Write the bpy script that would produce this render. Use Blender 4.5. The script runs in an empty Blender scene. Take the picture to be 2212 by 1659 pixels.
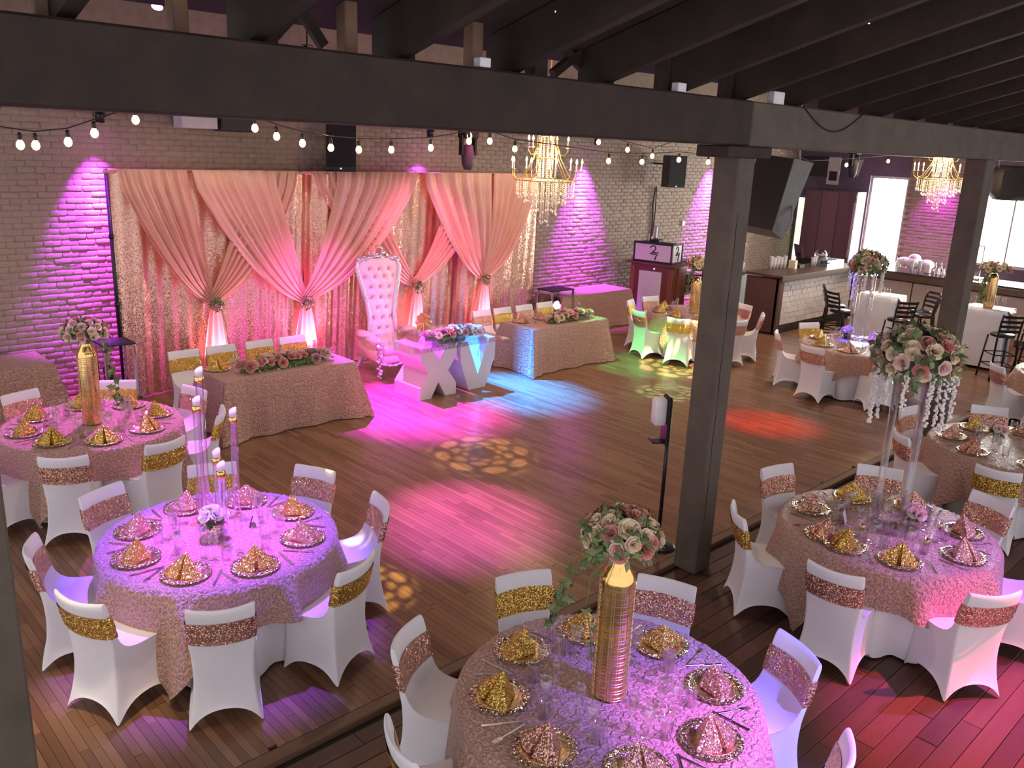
import bpy, math, random
from mathutils import Vector, Matrix
random.seed(7)
PI = math.pi
S = bpy.context.scene
C = S.collection
# ------------------------------------------------------------ camera, world, exposure
cam_d = bpy.data.cameras.new('camera'); cam = bpy.data.objects.new('camera', cam_d); C.objects.link(cam)
RT = Vector((0.7272734, -0.68514143, 0.04067706)); UP = Vector((0.15704222, 0.22380754, 0.96189809)); FW = Vector((0.66814007, 0.69317487, -0.2703654))
cam.matrix_world = Matrix(((RT.x, UP.x, -FW.x, 0), (RT.y, UP.y, -FW.y, 0), (RT.z, UP.z, -FW.z, 3.6), (0, 0, 0, 1)))
cam_d.sensor_width = 36; cam_d.lens = 1841.4 / 2212 * 36; cam_d.clip_end = 200; cam_d.clip_start = .05
S.camera = cam
W = bpy.data.worlds.new('world'); S.world = W; W.use_nodes = True
W.node_tree.nodes['Background'].inputs[0].default_value = (.80, .75, .80, 1)
W.node_tree.nodes['Background'].inputs[1].default_value = 1.0
S.view_settings.view_transform = 'Standard'; S.view_settings.look = 'None'; S.view_settings.exposure = 0.6; S.view_settings.gamma = 1
S.view_settings.use_curve_mapping = False

# ------------------------------------------------------------ materials
def mk(name):
    m = bpy.data.materials.new(name); m.use_nodes = True
    nt = m.node_tree; b = nt.nodes['Principled BSDF']
    return m, nt, b
def nd(nt, t, **k):
    n = nt.nodes.new(t)
    for a, v in k.items():
        if a.startswith('i_'): n.inputs[a[2:]].default_value = v
        else: setattr(n, a, v)
    return n
def math_(nt, op, a, b=None, c=None):
    n = nt.nodes.new('ShaderNodeMath'); n.operation = op
    for i, v in enumerate((a, b, c)):
        if v is None: continue
        if isinstance(v, (int, float)): n.inputs[i].default_value = v
        else: nt.links.new(v, n.inputs[i])
    return n.outputs[0]
def ramp(nt, fac, stops):
    r = nt.nodes.new('ShaderNodeValToRGB'); e = r.color_ramp.elements
    e[0].position, e[0].color = stops[0][0], (*stops[0][1], 1)
    e[1].position, e[1].color = stops[-1][0], (*stops[-1][1], 1)
    for p, c in stops[1:-1]:
        x = e.new(p); x.color = (*c, 1)
    nt.links.new(fac, r.inputs[0]); return r.outputs[0]
def sc(c, k): return tuple(min(1, x * k) for x in c)
def plain(name, col, rough=.5, metal=0., var=.12, scale=6., bump=0., bscale=60., **k):
    m, nt, b = mk(name)
    tc = nd(nt, 'ShaderNodeTexCoord'); n = nd(nt, 'ShaderNodeTexNoise', i_Scale=scale, i_Detail=4.)
    nt.links.new(tc.outputs['Object'], n.inputs['Vector'])
    nt.links.new(ramp(nt, n.outputs['Fac'], [(.3, sc(col, 1 - var)), (.7, sc(col, 1 + var))]), b.inputs['Base Color'])
    b.inputs['Roughness'].default_value = rough; b.inputs['Metallic'].default_value = metal
    for a, v in k.items(): b.inputs[a.replace('_', ' ')].default_value = v
    if bump:
        n2 = nd(nt, 'ShaderNodeTexNoise', i_Scale=bscale, i_Detail=3.); nt.links.new(tc.outputs['Object'], n2.inputs['Vector'])
        bp = nd(nt, 'ShaderNodeBump', i_Strength=bump, i_Distance=.01); nt.links.new(n2.outputs['Fac'], bp.inputs['Height']); nt.links.new(bp.outputs[0], b.inputs['Normal'])
    return m
def wood(name, c1, c2, rough=.4, axis=1, grain=14., island=True, bump=.15):
    m, nt, b = mk(name)
    tc = nd(nt, 'ShaderNodeNewGeometry'); mp = nd(nt, 'ShaderNodeMapping')
    s = [grain] * 3; s[axis] = grain * .07; mp.inputs['Scale'].default_value = s
    nt.links.new(tc.outputs['Position'], mp.inputs['Vector'])
    n = nd(nt, 'ShaderNodeTexNoise', i_Scale=1.6, i_Detail=6., i_Roughness=.65); nt.links.new(mp.outputs[0], n.inputs['Vector'])
    oi = nd(nt, 'ShaderNodeObjectInfo')
    r = math_(nt, 'FRACT', math_(nt, 'ADD', tc.outputs['Random Per Island'], oi.outputs['Random'])) if island else oi.outputs['Random']
    f = math_(nt, 'ADD', math_(nt, 'MULTIPLY', r, .55), math_(nt, 'MULTIPLY', n.outputs['Fac'], .45))
    nt.links.new(ramp(nt, f, [(.15, c1), (.85, c2)]), b.inputs['Base Color'])
    b.inputs['Roughness'].default_value = rough
    if bump:
        bp = nd(nt, 'ShaderNodeBump', i_Strength=bump, i_Distance=.004); nt.links.new(n.outputs['Fac'], bp.inputs['Height']); nt.links.new(bp.outputs[0], b.inputs['Normal'])
    return m
def sequin(name, c1, c2, scale=185., tilt=.75, rough=.28, metal=.9):
    m, nt, b = mk(name)
    tc = nd(nt, 'ShaderNodeTexCoord'); v = nd(nt, 'ShaderNodeTexVoronoi', i_Scale=scale)
    nt.links.new(tc.outputs['Object'], v.inputs['Vector'])
    g = nd(nt, 'ShaderNodeNewGeometry')
    a = nd(nt, 'ShaderNodeVectorMath', operation='MULTIPLY_ADD'); nt.links.new(v.outputs['Color'], a.inputs[0])
    a.inputs[1].default_value = (tilt * 2,) * 3; a.inputs[2].default_value = (-tilt,) * 3
    s = nd(nt, 'ShaderNodeVectorMath', operation='ADD'); nt.links.new(a.outputs[0], s.inputs[0]); nt.links.new(g.outputs['Normal'], s.inputs[1])
    q = nd(nt, 'ShaderNodeVectorMath', operation='NORMALIZE'); nt.links.new(s.outputs[0], q.inputs[0]); nt.links.new(q.outputs[0], b.inputs['Normal'])
    sp = nd(nt, 'ShaderNodeSeparateColor'); nt.links.new(v.outputs['Color'], sp.inputs[0])
    nt.links.new(ramp(nt, sp.outputs[0], [(0., c1), (1., c2)]), b.inputs['Base Color'])
    b.inputs['Metallic'].default_value = metal; b.inputs['Roughness'].default_value = rough
    return m
def rosette(name, c1, c2, scale=17., strength=1.):
    """satin cloth covered in sewn ribbon rosettes (spiral ridges around cell centres, laid out in the cloth's own uv metres)"""
    m, nt, b = mk(name)
    uv = nd(nt, 'ShaderNodeUVMap'); nz = nd(nt, 'ShaderNodeTexNoise', i_Scale=30., i_Detail=3.); nt.links.new(uv.outputs[0], nz.inputs['Vector'])
    w = nd(nt, 'ShaderNodeVectorMath', operation='MULTIPLY_ADD'); nt.links.new(nz.outputs['Color'], w.inputs[0]); w.inputs[1].default_value = (.05,) * 3; nt.links.new(uv.outputs[0], w.inputs[2])
    v = nd(nt, 'ShaderNodeTexVoronoi', i_Scale=scale, i_Randomness=.55, voronoi_dimensions='2D'); nt.links.new(w.outputs[0], v.inputs['Vector'])
    d = nd(nt, 'ShaderNodeVectorMath', operation='SUBTRACT'); nt.links.new(w.outputs[0], d.inputs[0])
    sc_ = nd(nt, 'ShaderNodeVectorMath', operation='SCALE'); nt.links.new(v.outputs['Position'], sc_.inputs[0]); sc_.inputs['Scale'].default_value = 1.0
    nt.links.new(sc_.outputs[0], d.inputs[1])
    x = nd(nt, 'ShaderNodeSeparateXYZ'); nt.links.new(d.outputs[0], x.inputs[0])
    ang = math_(nt, 'ARCTAN2', x.outputs[1], x.outputs[0])
    ph = math_(nt, 'ADD', math_(nt, 'MULTIPLY', v.outputs['Distance'], 13.), ang)
    sn = math_(nt, 'SINE', ph)
    n2 = nd(nt, 'ShaderNodeTexNoise', i_Scale=70., i_Detail=3., i_Roughness=.6, i_Distortion=1.2); nt.links.new(uv.outputs[0], n2.inputs['Vector'])
    h = math_(nt, 'ADD', math_(nt, 'MULTIPLY', sn, .30), math_(nt, 'ADD', math_(nt, 'MULTIPLY', v.outputs['Distance'], -1.2), math_(nt, 'MULTIPLY', n2.outputs['Fac'], .9)))
    bp = nd(nt, 'ShaderNodeBump', i_Strength=strength, i_Distance=.022); nt.links.new(h, bp.inputs['Height']); nt.links.new(bp.outputs[0], b.inputs['Normal'])
    cf_ = math_(nt, 'ADD', math_(nt, 'MULTIPLY_ADD', sn, .14, .14), math_(nt, 'MULTIPLY', n2.outputs['Fac'], .72))
    nt.links.new(ramp(nt, cf_, [(.28, c1), (.72, c2)]), b.inputs['Base Color'])
    b.inputs['Roughness'].default_value = .36; b.inputs['Sheen Weight'].default_value = .25
    b.inputs['Specular IOR Level'].default_value = .7
    return m
def glassm(name, tint=(1, 1, 1), fac=.08):
    m, nt, b = mk(name); nt.nodes.remove(b)
    out = nt.nodes['Material Output']; t = nd(nt, 'ShaderNodeBsdfTransparent'); t.inputs[0].default_value = (*tint, 1)
    g = nd(nt, 'ShaderNodeBsdfGlossy', i_Roughness=.04); fr = nd(nt, 'ShaderNodeLayerWeight', i_Blend=.5); mx = nd(nt, 'ShaderNodeMixShader')
    f = math_(nt, 'MULTIPLY_ADD', math_(nt, 'POWER', fr.outputs['Facing'], 2.2), .62, fac)
    nt.links.new(f, mx.inputs[0]); nt.links.new(t.outputs[0], mx.inputs[1]); nt.links.new(g.outputs[0], mx.inputs[2]); nt.links.new(mx.outputs[0], out.inputs[0])
    return m
def emit(name, col, st):
    m, nt, b = mk(name); b.inputs['Base Color'].default_value = (*col, 1)
    b.inputs['Emission Color'].default_value = (*col, 1); b.inputs['Emission Strength'].default_value = st
    return m
def sheer(name, c1, c2, trans=.3):
    m, nt, b = mk(name); tc = nd(nt, 'ShaderNodeTexCoord'); n = nd(nt, 'ShaderNodeTexNoise', i_Scale=3., i_Detail=3.)
    nt.links.new(tc.outputs['Object'], n.inputs['Vector']); nt.links.new(ramp(nt, n.outputs['Fac'], [(.3, c1), (.7, c2)]), b.inputs['Base Color'])
    b.inputs['Roughness'].default_value = .6; b.inputs['Sheen Weight'].default_value = .5
    tr = nd(nt, 'ShaderNodeBsdfTranslucent'); tr.inputs[0].default_value = (*c2, 1); mx = nd(nt, 'ShaderNodeMixShader', i_Fac=trans)
    nt.links.new(b.outputs[0], mx.inputs[1]); nt.links.new(tr.outputs[0], mx.inputs[2]); nt.links.new(mx.outputs[0], nt.nodes['Material Output'].inputs[0])
    return m
M = dict(
    dance=wood('dance_floor_oak', (.155, .072, .040), (.31, .160, .088), .30, 1, 14),
    plank=wood('old_dark_planks', (.045, .020, .012), (.15, .062, .034), .5, 0, 9),
    seam=plain('floor_gap_dark', (.02, .012, .008), .9),
    edge=wood('floor_edge_trim', (.10, .052, .028), (.19, .10, .055), .5, 0, 9),
    beam=plain('old_painted_timber', (.032, .0185, .0115), .75, 0, .3, 5, .4, 30),
    post=plain('grey_brown_timber', (.108, .084, .062), .75, 0, .18, 4, .5, 40),
    rafter=plain('dark_rafter_timber', (.036, .023, .0155), .8, 0, .3, 4, .3, 30),
    stud=plain('bare_stud_timber', (.22, .13, .08), .8, 0, .25, 5),
    deck=plain('roof_deck_dark', (.040, .029, .023), .9, 0, .35, 3),
    brick=plain('painted_brick', (.37, .285, .215), .62, 0, .10, 9, .35, 70),
    mortar=plain('painted_mortar', (.29, .215, .16), .8, 0, .12, 9, .3, 70),
    sidewall=plain('dusky_purple_plaster', (.17, .13, .20), .7, 0, .15, 2),
    white=plain('white_spandex', (.80, .78, .80), .55, 0, .03, 4, Sheen_Weight=.3),
    wcloth=plain('white_linen', (.78, .76, .78), .7, 0, .04, 5, .1, 300),
    rose=rosette('blush_rosette_satin', (.49, .215, .14), (.92, .56, .42)),
    gold_s=sequin('gold_sequin', (.55, .33, .05), (.95, .66, .20)),
    rose_s=sequin('rose_gold_sequin', (.55, .27, .19), (.95, .60, .46)),
    curtain_s=sequin('rose_gold_sequin_curtain', (.66, .37, .28), (.96, .62, .45), 90, .17, .34, .9),
    drape=sheer('blush_chiffon', (.84, .47, .35), (.95, .60, .46), .25),
    gold=plain('polished_gold', (.85, .58, .20), .18, 1., .1, 8),
    goldrough=plain('brushed_gold', (.80, .56, .24), .34, 1., .15, 20),
    goldwire=plain('champagne_gold_band', (.92, .74, .48), .30, 1., .1, 20),
    charger=plain('champagne_charger', (.86, .66, .40), .22, 1., .12, 30, .5, 120),
    rim=sequin('beaded_glitter_rim', (.65, .50, .30), (1., .92, .78), 160, .6, .2, 1.),
    silver=plain('flatware_steel', (.75, .72, .70), .22, 1., .05, 8),
    chrome=plain('chrome', (.80, .80, .82), .12, 1., .03, 5),
    glass=glassm('clear_glass'), acrylic=glassm('clear_acrylic', (1, 1, 1), .05), tableglass=glassm('plate_glass', (.93, .97, .96), .08),
    black=plain('black_metal', (.016, .015, .015), .3, .2, .2, 6), blackm=plain('matt_black', (.02, .019, .02), .65, 0, .2, 6),
    wax=plain('white_candle_wax', (.85, .78, .74), .5, 0, .05, 6, Subsurface_Weight=.1),
    leaf=plain('green_leaf', (.10, .17, .055), .5, 0, .45, 9), leaf2=plain('olive_leaf', (.20, .24, .09), .5, 0, .4, 9),
    r_pink=plain('dusty_pink_rose', (.66, .30, .25), .6, 0, .2, 30), r_cream=plain('cream_rose', (.84, .70, .50), .6, 0, .1, 30), r_blush=plain('blush_rose', (.84, .60, .55), .6, 0, .12, 30),
    r_white=plain('white_blossom', (.85, .82, .76), .6, 0, .08, 30), r_mauve=plain('mauve_rose', (.50, .27, .28), .6, 0, .2, 30),
    letter=plain('white_letter_board', (.66, .61, .61), .4, 0, .03, 3),
    tuft=plain('cream_tufted_leather', (.78, .64, .48), .35, 0, .05, 5), throne_s=plain('silver_leaf_frame', (.72, .68, .70), .25, .9, .15, 30, .5, 90),
    booth=wood('red_brown_booth_wood', (.13, .035, .020), (.26, .085, .045), .4, 2, 8, False), darkwood=wood('dark_bar_wood', (.055, .030, .020), (.13, .075, .048), .4, 0, 8, False),
    sign=plain('white_sign_panel', (.72, .68, .72), .5, 0, .03, 3), ink=plain('black_ink', (.01, .01, .01), .6),
    speakerside=plain('grey_speaker_side', (.10, .095, .09), .6, 0, .15, 6), speaker=plain('black_speaker_shell', (.030, .027, .027), .6, 0, .2, 8, .3, 120), grille=plain('speaker_grille', (.022, .02, .02), .5, .4, .2, 40, .6, 400),
    grey=plain('grey_metal', (.30, .29, .29), .45, .5, .1, 6), lgrey=plain('light_grey_panel', (.52, .50, .50), .5, 0, .1, 6),
    tile=plain('white_wall_tile', (.66, .62, .60), .35, 0, .04, 12), pinkwall=plain('beige_bar_front', (.62, .50, .45), .6, 0, .05, 4),
    counter=plain('dark_stone_counter', (.055, .05, .055), .15, 0, .3, 12),
    bulb=emit('warm_bulb', (1., .55, .17), 7.), bulbc=emit('candle_bulb', (1., .60, .22), 9.), day=emit('daylight_pane', (1., .99, .93), 22.), dayslit=emit('daylight_gap', (1., .86, .66), 1.5), lite=emit('lit_doorway', (.85, .95, .72), .75),
    crystal=plain('crystal_bead', (.96, .86, .70), .18, .15, .15, 40), led=emit('blue_led', (.25, .25, 1.), 8.), ledm=emit('magenta_led', (1., .15, .9), 8.),
    lens=emit('purple_lamp_lens', (.75, .2, 1.), 12.), lensb=emit('blue_white_lamp_lens', (.45, .4, 1.), 10.), cable=plain('black_cable', (.02, .02, .02), .6),
    cup=plain('white_plastic_cup', (.80, .77, .78), .4, 0, .05, 9), ice=glassm('ice_glass', (.95, 1, 1), .25), monitor=plain('monitor_back', (.25, .22, .26), .4, 0, .1, 5),
    screenm=plain('pale_screen', (.35, .40, .36), .2, 0, .1, 5), cabinet=wood('plum_cabinet_wood', (.10, .055, .06), (.19, .11, .115), .45, 2, 6, False), greenwall=plain('pale_green_hall_wall', (.60, .66, .48), .7, 0, .06, 3))

# ------------------------------------------------------------ mesh building
class MB:
    def __init__(s): s.v = []; s.f = []; s.uv = None
    def add(s, vs, fs):
        o = len(s.v); s.v += [tuple(p) for p in vs]; s.f += [tuple(i + o for i in f) for f in fs]; return s
    def box(s, c, d, rz=0., tilt=None):
        x, y, z = d[0] / 2, d[1] / 2, d[2] / 2
        R = Matrix.Rotation(rz, 3, 'Z') if tilt is None else tilt
        vs = [Vector(c) + R @ Vector(p) for p in ((-x, -y, -z), (x, -y, -z), (x, y, -z), (-x, y, -z), (-x, -y, z), (x, -y, z), (x, y, z), (-x, y, z))]
        return s.add(vs, [(3, 2, 1, 0), (4, 5, 6, 7), (0, 1, 5, 4), (1, 2, 6, 5), (2, 3, 7, 6), (3, 0, 4, 7)])
    def bbox(s, c, d, b=.01, rz=0.):
        """box with bevelled edges"""
        x, y, z = d[0] / 2, d[1] / 2, d[2] / 2; vs = []; R = Matrix.Rotation(rz, 3, 'Z')
        for sx in (-1, 1):
            for sy in (-1, 1):
                for sz in (-1, 1):
                    for q in ((x, y - b, z - b), (x - b, y, z - b), (x - b, y - b, z)):
                        vs.append(Vector(c) + R @ Vector((sx * q[0], sy * q[1], sz * q[2])))
        I = lambda a, b_, c_, k: ((a > 0) * 4 + (b_ > 0) * 2 + (c_ > 0)) * 3 + k
        fs = []
        for a in (-1, 1):
            q = [I(a, -1, -1, 0), I(a, 1, -1, 0), I(a, 1, 1, 0), I(a, -1, 1, 0)]; fs.append(q if a > 0 else q[::-1])
            q = [I(-1, a, -1, 1), I(1, a, -1, 1), I(1, a, 1, 1), I(-1, a, 1, 1)]; fs.append(q[::-1] if a > 0 else q)
            q = [I(-1, -1, a, 2), I(1, -1, a, 2), I(1, 1, a, 2), I(-1, 1, a, 2)]; fs.append(q if a > 0 else q[::-1])
            for e in (-1, 1):
                q = [I(a, e, -1, 0), I(a, e, 1, 0), I(a, e, 1, 1), I(a, e, -1, 1)]; fs.append(q if a * e < 0 else q[::-1])
                q = [I(a, -1, e, 0), I(a, 1, e, 0), I(a, 1, e, 2), I(a, -1, e, 2)]; fs.append(q if a * e > 0 else q[::-1])
                q = [I(-1, a, e, 1), I(1, a, e, 1), I(1, a, e, 2), I(-1, a, e, 2)]; fs.append(q if a * e < 0 else q[::-1])
        for a in (-1, 1):
            for e in (-1, 1):
                for g in (-1, 1):
                    q = [I(a, e, g, 0), I(a, e, g, 1), I(a, e, g, 2)]; fs.append(q if a * e * g > 0 else q[::-1])
        return s.add(vs, fs)
    def cyl(s, p0, p1, r0, r1=None, n=12, cap=True):
        p0, p1 = Vector(p0), Vector(p1); r1 = r0 if r1 is None else r1
        d = (p1 - p0).normalized(); a = d.orthogonal().normalized(); b = d.cross(a)
        vs = []
        for p, r in ((p0, r0), (p1, r1)):
            for i in range(n): t = 2 * PI * i / n; vs.append(p + (a * math.cos(t) + b * math.sin(t)) * r)
        fs = [(i, (i + 1) % n, n + (i + 1) % n, n + i) for i in range(n)]
        if cap: fs += [tuple(range(n))[::-1], tuple(range(n, 2 * n))]
        return s.add(vs, fs)
    def tube(s, pts, r, n=6, closed=False):
        pts = [Vector(p) for p in pts]; k = len(pts); vs = []
        rr = r if isinstance(r, (list, tuple)) else [r] * k
        a = None
        for i, p in enumerate(pts):
            q0 = pts[i - 1] if i or closed else p; q1 = pts[(i + 1) % k] if i < k - 1 or closed else p
            d = (q1 - q0).normalized()
            a = d.orthogonal().normalized() if a is None else (a - d * a.dot(d)).normalized()
            b = d.cross(a)
            for j in range(n): t = 2 * PI * j / n; vs.append(p + (a * math.cos(t) + b * math.sin(t)) * rr[i])
        m = k if closed else k - 1
        fs = [(i * n + j, i * n + (j + 1) % n, ((i + 1) % k) * n + (j + 1) % n, ((i + 1) % k) * n + j) for i in range(m) for j in range(n)]
        if not closed: fs += [tuple(range(n))[::-1], tuple(range((k - 1) * n, k * n))]
        return s.add(vs, fs)
    def lathe(s, prof, n=20, c=(0, 0, 0), mod=None):
        vs = []; fs = []; k = len(prof)
        for r, z in prof:
            for j in range(n):
                t = 2 * PI * j / n; q = r * (mod(t, z) if mod else 1)
                vs.append((c[0] + q * math.cos(t), c[1] + q * math.sin(t), c[2] + z))
        for i in range(k - 1):
            for j in range(n): fs.append((i * n + j, i * n + (j + 1) % n, (i + 1) * n + (j + 1) % n, (i + 1) * n + j))
        return s.add(vs, fs)
    def grid(s, fn, nu, nv, wrap=False):
        vs = [fn(i / nu, j / nv) for j in range(nv + 1) for i in range(nu + (0 if wrap else 1))]
        w = nu if wrap else nu + 1
        fs = [(j * w + i, j * w + (i + 1) % w, (j + 1) * w + (i + 1) % w, (j + 1) * w + i) for j in range(nv) for i in range(nu)]
        return s.add(vs, fs)
    def sphere(s, c, r, nu=12, nv=8, sq=(1, 1, 1)):
        return s.lathe([(max(1e-4, r * math.sin(PI * i / nv)) * sq[0], -r * math.cos(PI * i / nv) * sq[2]) for i in range(nv + 1)], nu, c)
    def prism(s, poly, y0, y1):
        """polygon in x,z extruded along y"""
        n = len(poly); vs = [(x, y0, z) for x, z in poly] + [(x, y1, z) for x, z in poly]
        return s.add(vs, [tuple(range(n)), tuple(range(n, 2 * n))[::-1]] + [(i, i + n, (i + 1) % n + n, (i + 1) % n) for i in range(n)])
    def mesh(s, name, mat, smooth=False, uv=None):
        me = bpy.data.meshes.new(name); me.from_pydata(s.v, [], s.f); me.materials.append(M[mat] if isinstance(mat, str) else mat)
        if smooth: me.polygons.foreach_set('use_smooth', [True] * len(me.polygons))
        if uv:
            l = me.uv_layers.new(name='uv'); buf = []
            for lp in me.loops: buf += uv[lp.vertex_index]
            l.data.foreach_set('uv', buf)
        me.update(); return me
    def build(s, name, mat, parent=None, smooth=False, loc=None, rz=0., uv=None):
        return ob(name, s.mesh(name, mat, smooth, uv), parent, loc, rz)
def ob(name, me, parent=None, loc=None, rz=0.):
    o = bpy.data.objects.new(name, me); C.objects.link(o); o.parent = parent
    if loc is not None: o.location = loc
    if rz: o.rotation_euler = (0, 0, rz)
    return o
def tag(o, label=None, cat=None, group=None, kind=None):
    if label: o['label'] = label
    if cat: o['category'] = cat
    if group: o['group'] = group
    if kind: o['kind'] = kind
    return o
def thing(name, label, cat, loc=(0, 0, 0), rz=0., group=None):
    return tag(ob(name, None, None, loc, rz), label, cat, group)
def struct(o): o['kind'] = 'structure'; return o
CH = {}
def copy_tree(o, loc=None, rz=None, label=None, group=None, parent=None):
    c = o.copy(); C.objects.link(c); c.parent = parent
    if loc is not None: c.location = loc
    if rz is not None: c.rotation_euler = (0, 0, rz)
    if label: c['label'] = label
    if group: c['group'] = group
    for ch in KIDS(o): copy_tree(ch, parent=c)
    return c
def KIDS(o): return [x for x in o.children]
def bake_sub(me, lv=1):
    o = bpy.data.objects.new('tmp', me); C.objects.link(o); m = o.modifiers.new('s', 'SUBSURF'); m.levels = lv; m.render_levels = lv
    dg = bpy.context.evaluated_depsgraph_get(); dg.update(); n = bpy.data.meshes.new_from_object(o.evaluated_get(dg)); bpy.data.objects.remove(o); n.name = me.name
    return n
def lookat(frm, to): return (Vector(to) - Vector(frm)).to_track_quat('-Z', 'Y').to_euler()
def spot(name, loc, to, col, power, deg=30, blend=.6, rad=.06):
    l = bpy.data.lights.new(name, 'SPOT'); l.energy = power; l.color = col; l.spot_size = math.radians(deg); l.spot_blend = blend; l.shadow_soft_size = rad
    o = bpy.data.objects.new(name, l); C.objects.link(o); o.location = loc; o.rotation_euler = lookat(loc, to); return o
# ------------------------------------------------------------ floors
DZ = .03
fl = struct(MB().box((11.5, 1.0, -.05), (26, 6.0, .07)).build('floor', 'seam'))
R = random.Random(3)
planks = []
y = -1.9
while y < 3.80:
    w = .132; x = -1.2 - R.random() * 2
    while x < 24.3:
        L = R.choice((1.8, 2.4, 3.0, 3.6)); planks.append((x, y, L, w)); x += L
    y += w
def plank_mesh(L, w, mat, name, t=.02):
    b = .003; g = .0022
    return MB().add([(g, g, 0), (L - g, g, 0), (L - g, w - g, 0), (g, w - g, 0), (g, g, t - b), (L - g, g, t - b), (L - g, w - g, t - b), (g, w - g, t - b),
                     (g + b, g + b, t), (L - g - b, g + b, t), (L - g - b, w - g - b, t), (g + b, w - g - b, t)],
                    [(0, 1, 5, 4), (1, 2, 6, 5), (2, 3, 7, 6), (3, 0, 4, 7), (4, 5, 9, 8), (5, 6, 10, 9), (6, 7, 11, 10), (7, 4, 8, 11), (8, 9, 10, 11)]).mesh(name, mat)
def near(p, q=(0, 0)): return (p[0] + p[2] / 2 - q[0]) ** 2 + (p[1] - q[1]) ** 2
def lower_vis(p):   # planks in front of the camera count as the ones that show
    return near(p) if p[0] + p[2] > 1.5 else 1e6 + near(p)
planks.sort(key=lower_vis)
pm = {L: plank_mesh(L, .132, 'plank', 'plank') for L in (1.8, 2.4, 3.0, 3.6)}
for x, y, L, w in planks[:280]: ob('plank', pm[L], fl, (x, y, -.02 + R.uniform(-.0015, .0015)))
rest = MB()
for x, y, L, w in planks[280:]: rest.add([(x + .003, y + .003, 0), (x + L - .003, y + .003, 0), (x + L - .003, y + w - .003, 0), (x + .003, y + w - .003, 0)], [(0, 1, 2, 3)])
tag(rest.build('planks_beyond', 'plank', fl), kind='stuff')

df = struct(MB().box((11.3, 8.14, -.02), (26.6, 8.22, .06)).build('floor_dance', 'seam'))
boards = []; bw = .057; x = -.6
LS = (.45, .6, .75, .9, 1.05)
while x < 22.4:
    y = 4.06 - R.random() * .5
    while y < 12.2:
        L = R.choice(LS); y0 = max(y, 4.06); y1 = min(y + L, 12.22)
        if y1 - y0 > .05: boards.append((x, y0, y1))
        y += L
    x += bw
boards.sort(key=lambda b: (b[0] + .03 - 1.6) ** 2 + ((b[1] + b[2]) / 2 - 3.6) ** 2 + (1e6 if b[0] < .75 else 0))
bcache = {}
for bx_, y0, y1 in boards[:300]:
    L = round(y1 - y0, 2)
    if L not in bcache:
        g = .0012; bcache[L] = MB().add([(g, g, 0), (bw - g, g, 0), (bw - g, L - g, 0), (g, L - g, 0), (g, g, .02), (bw - g, g, .02), (bw - g, L - g, .02), (g, L - g, .02)],
                                         [(4, 5, 6, 7), (0, 1, 5, 4), (1, 2, 6, 5), (2, 3, 7, 6), (3, 0, 4, 7)]).mesh('floor_board', 'dance')
    ob('floor_board', bcache[L], df, (bx_, y0, .0102 + R.uniform(-.0006, .0006)))
rest = MB()
for bx_, y0, y1 in boards[300:]:
    z = .0302 + R.uniform(-.0006, .0006); g = .0012
    rest.add([(bx_ + g, y0 + g, z), (bx_ + bw - g, y0 + g, z), (bx_ + bw - g, y1 - g, z), (bx_ + g, y1 - g, z)], [(0, 1, 2, 3)])
tag(rest.build('boards_beyond', 'dance', df), kind='stuff')
struct(MB().bbox((11.3, 4.01, .0), (26.6, .10, .066), .008).build('trim_1', 'edge'))

# ------------------------------------------------------------ painted brick wall behind the dance floor
WY = 12.25
wb = struct(MB().box((10.6, WY + .15, 2.8), (24.2, .3, 5.7)).build('wall_back', 'mortar'))
bl, bh = .215, .078
variants = []
def brick_v(r, L):
    j = lambda k: r.uniform(-k, k)
    d = .008 + r.random() * .010; a = []
    for (sx, sz) in ((0, 0), (1, 0), (1, 1), (0, 1)): a.append((sx * (L - .002) + .001, 0, sz * (bh - .002) + .001))
    for (sx, sz) in ((0, 0), (1, 0), (1, 1), (0, 1)): a.append((sx * (L - .012) + .006 + j(.003), -d * .6 + j(.002), sz * (bh - .013) + .0065 + j(.003)))
    for (sx, sz) in ((0, 0), (1, 0), (1, 1), (0, 1)): a.append((sx * (L - .040) + .020 + j(.006), -d + j(.004), sz * (bh - .036) + .018 + j(.006)))
    f = []
    for k in (0, 4):
        for i in range(4): f.append((k + i, k + (i + 1) % 4, k + 4 + (i + 1) % 4, k + 4 + i))
    f.append((8, 9, 10, 11)); return a, f
bricks = []
z = .04; row = 0
while z < 3.95:
    x = -.4 - (bl / 2 if row % 2 else 0)
    while x < 22.4: bricks.append((x + R.uniform(-.006, .006), z + R.uniform(-.003, .003))); x += bl
    z += bh; row += 1
bricks.sort(key=lambda b: (b[0] - 2.6) ** 2 * 1.0 + (b[1] - 2.1) ** 2 if 2.5 < b[0] < 3.95 and b[1] > .75 else 1e5 + b[0] ** 2)
for k in range(14): a, f = brick_v(R, bl); variants.append(MB().add(a, f).mesh('brick', 'brick', True))
for x, z in bricks[:300]: ob('brick', R.choice(variants), wb, (x, WY, z))
rest = MB()
for x, z in bricks[300:]:
    a, f = brick_v(R, bl); rest.add([(p[0] + x, p[1] + WY, p[2] + z) for p in a], f)
tag(rest.build('bricks_beyond', 'brick', wb, True), kind='stuff')

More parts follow.
